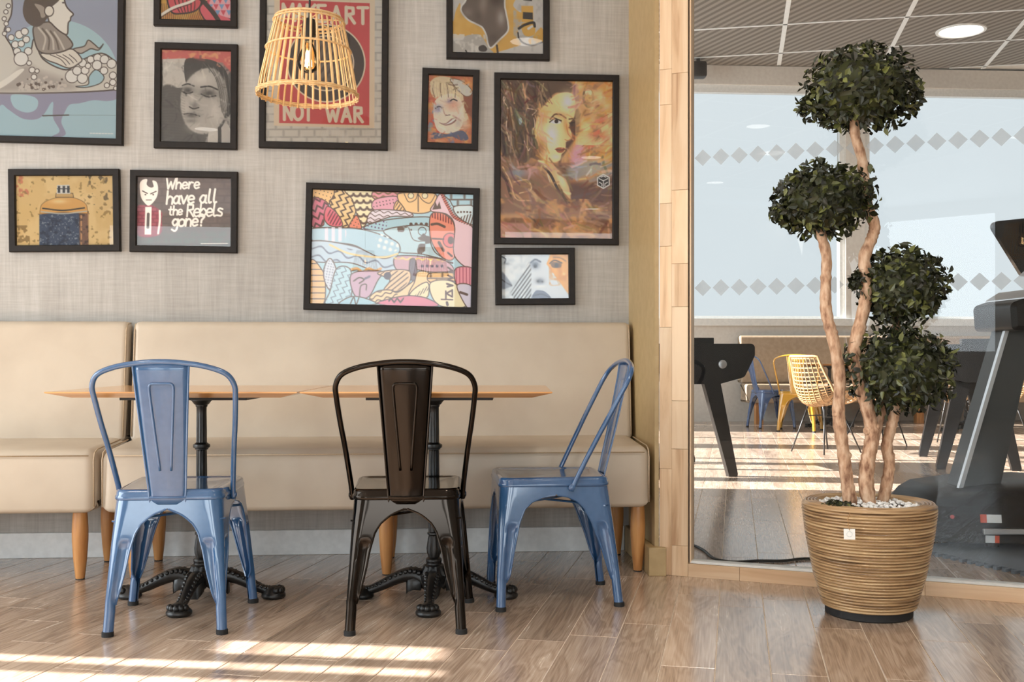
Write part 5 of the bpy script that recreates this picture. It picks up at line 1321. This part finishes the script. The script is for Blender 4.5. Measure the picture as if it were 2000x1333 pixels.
for pts in ([(606,580),(630,592),(654,580)],[(630,592),(630,626)],[(608,600),(622,608),(622,620)],[(652,600),(638,608),(638,620)],[(618,572),(630,566),(642,572)]): c.stroke(pts, 4.5, (232,228,220), smooth=False)
c.c = np.clip((c.c - 110)*1.15 + 110, 0, 255)*1.14
picture('framed_print', 'large framed brown painting of a woman looking right, with hexagon logo', [(965.6,144.5),(1208.5,148.8),(1206.5,480),(963.7,478)], c)

# -- collage of eyes and lips
c = Cv([(78,993),(442,991),(442,1232),(80,1234)], 132, 88, (196,206,212), 11)
c.mottle((176,188,196), 40, .45, .7, .7); c.mottle((216,222,224), 30, .5, .7, .7); GB = (86,96,110)
c.poly([(84,1090),(120,1130),(138,1160),(120,1170),(84,1175)], (110,120,136), soft=8); c.stroke([(86,1130),(112,1148),(136,1160)], 7, (56,62,74)); c.stroke([(86,1008),(104,1020),(100,1040)], 8, GB); c.blob(110,1045,20,8,GB,.6)
c.pat([(228,1036),(246,1070),(240,1232),(150,1232),(130,1200)], (76,78,84), 'stripe', 16, False, math.radians(36), .42)
c.poly([(240,993),(345,993),(322,1045),(440,1215),(440,1234),(240,1234)], (202,212,220), smooth=False); c.blob(262,1050,26,24,(70,86,110),.9); c.circ(262,1058,9,(40,48,62)); c.stroke([(238,1040),(262,1022),(290,1034)], 9, (90,104,126)); c.blob(286,1136,26,18,(90,100,116),.9); c.circ(276,1138,6,(50,56,66)); c.circ(300,1140,5,(60,66,78))
c.poly([(246,1232),(262,1190),(290,1186),(318,1196),(345,1234)], (104,116,140)); c.blob(290,1165,40,8,(226,232,236),.8); c.stroke([(250,1215),(295,1206),(335,1222)], 5, (60,68,86))
c.poly([(322,1045),(346,990),(442,990),(442,1212)], (226,164,76), smooth=False); c.mottle((206,136,54), 26, .5, .7, .8, (335,993,440,1160)); c.poly([(345,1046),(365,1034),(400,1044),(395,1064),(358,1066)], (120,84,54)); c.circ(376,1052,11,(44,36,34)); c.stroke([(340,1042),(366,1026),(404,1040)], 7, (60,44,36)); c.blob(415,1098,8,8,(246,220,170),.8); c.stroke([(360,1010),(395,1012),(425,1030)], 8, (150,100,50), a=.7)
picture('framed_print', 'small framed grey and orange collage of eyes and lips above the banquette', [(966.2,485.8),(1121.8,485),(1122,595.7),(967.3,596.8)], c)

# -- patterned print
c = Cv([(146,146),(1584,192),(1558,1200),(120,1164)], 312, 222, (176,206,216), 12)
DK = (96,76,66); OR = (232,192,136); PK = (222,150,160); CRm = (236,224,184); BL = (170,204,216); LI = (206,200,214); SA = (226,140,116)
def P(pts, col, lw=9, **kw): c.poly(pts, col, line=DK, lw=lw, **kw)
P([(130,140),(350,150),(330,210),(285,280),(230,240),(140,230)], OR); c.pat([(130,140),(350,150),(330,210),(285,280),(230,240),(140,230)], DK, 'dot', 34, True, .3, .14)
P([(350,150),(440,150),(500,240),(530,340),(470,470),(410,480),(300,280),(335,215)], (226,196,142)); c.pat([(350,150),(440,150),(500,240),(530,340),(470,470),(410,480),(300,280),(335,215)], DK, 'zig', 62, True, .35, .34)
SC_ = [(440,150),(700,160),(700,240),(680,350),(640,430),(580,480),(530,340),(500,240)]
P(SC_, CRm); c.pat(SC_, DK, 'scale', 60)
P([(700,160),(940,170),(900,215),(700,235)], PK); c.pat([(700,160),(940,170),(900,215),(700,235)], (140,110,80), 'wave', 40, True, 0, .4)
P([(700,240),(900,215),(870,330),(690,330)], (220,160,176)); c.pat([(700,270),(890,235),(870,290),(700,310)], DK, 'dot', 30, True, -.2, .2)
P([(140,240),(225,235),(290,290),(250,390),(240,470),(140,470)], (206,120,140)); c.pat([(140,240),(225,235),(290,290),(250,390),(240,470),(140,470)], (100,70,70), 'zig', 70, True, 1.2, .36)
P([(280,300),(370,370),(410,470),(300,470),(250,400)], (214,110,124)); c.pat([(300,330),(370,380),(400,460),(310,460),(280,400)], (110,60,66), 'stripe', 26, True, .5, .4)
P([(470,470),(535,380),(580,480),(560,500),(480,500)], SA); c.pat([(470,470),(535,380),(580,480),(560,500),(480,500)], DK, 'dot', 30, True, .5, .16)
P([(900,215),(960,180),(1240,190),(1190,345),(980,345)], (236,196,140)); c.stroke([(960,190),(1000,260),(1060,240),(1080,190)], 7, DK); c.stroke([(1240,195),(1190,270),(1130,250),(1090,200)], 7, DK); c.stroke([(1085,185),(1085,345)], 9, DK); c.circ(1020,205,22,CRm,line=DK,lw=6); c.circ(1145,205,22,CRm,line=DK,lw=6)
P([(870,330),(900,250),(970,345)], OR); c.pat([(870,330),(900,250),(970,345)], DK, 'stripe', 26, False, .6, .35)
P([(690,335),(980,345),(1030,390),(850,390),(640,450)], (224,214,222)); c.pat([(690,335),(980,345),(1030,390),(850,390),(640,450)], DK, 'wave', 36, True, .1, .22)
P([(600,490),(800,420),(1180,395),(1180,480),(1000,470),(780,515)], BL); c.pat([(600,490),(790,425),(780,510),(640,505)], (110,80,120), 'dot', 32, True, .2, .22)
for k in range(4): c.circ(1020+k*46,458,15,DK)
P([(780,515),(1000,470),(1180,480),(1190,600),(1230,700),(1300,760),(1100,720),(900,700),(860,600)], (182,208,216)); c.circ(1120,520,32,BL,line=DK,lw=7); c.mottle(DK, 90, .62, .66, .9, (900,480,1260,720)); c.stroke([(1000,490),(1050,600),(1200,600)], 7, DK)
P([(1190,400),(1240,350),(1340,380),(1410,480),(1410,740),(1330,770),(1240,680),(1190,560)], SA); c.pat([(1195,390),(1240,355),(1340,385),(1400,460),(1300,430)], (120,56,56), 'stripe', 24, True, 0, .45); c.stroke([(1205,460),(1260,455),(1320,480)], 22, DK); c.circ(1370,600,60,(214,110,110),line=DK,lw=7); c.circ(1375,600,26,DK,ry=34); c.stroke([(1210,585),(1310,590)], 14, DK); c.stroke([(1270,620),(1310,690)], 26, DK)
P([(1230,270),(1280,190),(1330,260),(1400,400),(1580,500),(1580,840),(1410,740),(1410,470),(1340,370),(1200,340)], (226,196,204)); c.stroke([(1300,195),(1350,300),(1420,400),(1580,460)], 26, (206,110,100)); c.pat([(1285,195),(1320,195),(1380,300),(1440,390),(1580,440),(1580,480),(1420,420),(1340,310)], DK, 'stripe', 20, True, 1.0, .4); c.poly([(1210,330),(1240,260),(1255,300),(1275,255),(1290,320)], DK, smooth=False)
P([(1330,190),(1584,195),(1584,300),(1420,310),(1370,250)], BL); c.pat([(1330,190),(1584,195),(1584,300),(1420,310),(1370,250)], DK, 'brick', 60); P([(1400,310),(1500,290),(1584,310),(1584,460),(1450,400)], (206,222,226)); c.pat([(1460,400),(1580,370),(1584,460),(1540,460)], DK, 'stripe', 24, True, .3, .45)
for k in range(5): c.circ(1440+k*28,352-4*k+k*k,9,DK)
P([(140,500),(420,490),(560,500),(720,540),(900,620),(900,720),(700,740),(500,640),(140,600)], (170,200,214)); c.pat([(240,500),(430,495),(420,600),(260,600)], (216,214,226), 'stripe', 60, True, 0, .5); c.pat([(720,540),(900,620),(880,700),(740,690)], (216,226,230), 'dot', 54, True, .3, .32)
P([(140,610),(500,650),(760,760),(900,730),(900,860),(700,870),(480,800),(140,780)], (186,204,218)); c.pat([(140,640),(500,680),(760,780),(880,760),(860,850),(480,800),(140,780)], (120,130,150), 'wave', 80, True, .25, .2); c.stroke([(300,640),(480,720),(760,750),(900,720)], 16, (226,206,150)); c.stroke([(480,860),(540,850),(590,880),(640,850),(700,870),(750,850)], 22, (206,160,100)); c.stroke([(480,875),(540,865),(590,895),(640,865),(700,885),(750,865)], 7, DK)
P([(130,780),(240,880),(260,1000),(240,1165),(120,1165)], OR); c.pat([(130,780),(240,880),(260,1000),(240,1165),(120,1165)], DK, 'stripe', 52, True, PI/2, .16); P([(300,760),(350,840),(355,950),(300,1040),(250,950),(250,840)], (206,212,222)); c.pat([(300,760),(350,840),(355,950),(300,1040),(250,950),(250,840)], (110,120,140), 'dot', 24, True, .2, .18)
P([(360,850),(480,860),(490,1080),(420,1165),(260,1165),(300,1050)], (182,210,220)); c.pat([(360,850),(480,860),(490,1080),(420,1165),(260,1165),(300,1050)], (120,136,152), 'zig', 60, True, .4, .2)
P([(490,900),(720,870),(760,900),(720,960),(640,1100),(520,1090)], (196,166,184)); c.stroke([(510,960),(560,930),(600,950),(560,980)], 12, DK); c.stroke([(560,1130),(570,1010),(620,990),(620,1040)], 10, DK); c.stroke([(610,940),(650,920)], 20, (120,110,130))
P([(900,740),(1300,770),(1400,880),(1200,880),(1060,860),(900,870)], (200,162,172)); c.pat([(910,745),(1290,770),(1290,790),(910,770)], (226,206,130), 'wave', 34, True, 0, .45)
for k in range(5): c.circ(1120+k*44,828,13,(110,104,120))
P([(1010,780),(1060,780),(1070,930),(1010,940)], (120,110,120)); P([(720,890),(900,860),(1010,880),(1000,980),(900,1050),(780,1040),(830,950)], (226,196,160)); c.pat([(720,890),(900,870),(990,890),(980,980),(900,1040),(790,1030),(830,950)], DK, 'stripe', 34, True, .9, .26); c.circ(810,915,34,(90,80,90))
P([(650,1110),(720,1050),(830,1040),(900,1060),(1000,990),(1050,960),(1000,1080),(860,1120),(700,1165)], (232,206,164)); c.pat([(650,1110),(720,1050),(830,1040),(900,1060),(860,1120),(700,1165)], DK, 'wave', 40, True, -.3, .25)
P([(1080,880),(1180,890),(1190,1000),(1120,1090),(1000,1080),(1050,970)], (236,206,156)); P([(1190,890),(1400,890),(1410,960),(1190,970)], OR); c.pat([(1190,890),(1400,890),(1410,960),(1190,970)], DK, 'brick', 52)
P([(1010,1090),(1060,1020),(1160,970),(1180,1040),(1150,1110)], CRm); c.pat([(1060,1080),(1160,1010),(1170,1040),(1070,1100)], DK, 'stripe', 18, True, .5, .4); P([(1190,980),(1400,970),(1510,1180),(1260,1170)], CRm); P([(1420,850),(1570,850),(1565,1000),(1430,990)], PK); c.pat([(1420,850),(1570,850),(1565,1000),(1430,990)], (176,90,110), 'stripe', 30, True, 0, .3); P([(1430,1000),(1565,1010),(1558,1190),(1510,1180)], LI); c.stroke([(1460,1060),(1520,1080)], 22, DK)
P([(720,1160),(860,1110),(1000,1090),(1150,1110),(1260,1180),(980,1190)], (218,130,150)); c.pat([(800,1110),(960,1100),(940,1160),(830,1160)], DK, 'zig', 56, False, PI/2, .4); P([(380,1165),(480,1100),(600,1110),(710,1160),(560,1175)], BL); c.stroke([(480,1160),(510,1105),(530,1165),(555,1110)], 10, DK)
for k, ch in enumerate('ORNA'): pass
for pts, w in (([(1350,710),(1385,740)],18),([(1345,790),(1390,800)],16),([(1350,840),(1390,870),(1345,880)],16),([(1350,910),(1390,930),(1350,950),(1392,960)],15),([(1340,985),(1392,1000),(1345,1010)],16),([(1335,1070),(1388,1040),(1388,1100),(1335,1070)],15),([(1290,1122),(1390,1126)],12),([(1330,1050),(1330,1120)],14),([(1340,1150),(1345,1172)],22)):
    c.stroke(pts, w, (86,52,40), smooth=False)
picture('framed_print', 'wide framed print of pastel patterned shapes above the middle of the banquette', [(599.6,358.5),(937.2,369),(930.9,613.6),(593,605.8)], c)
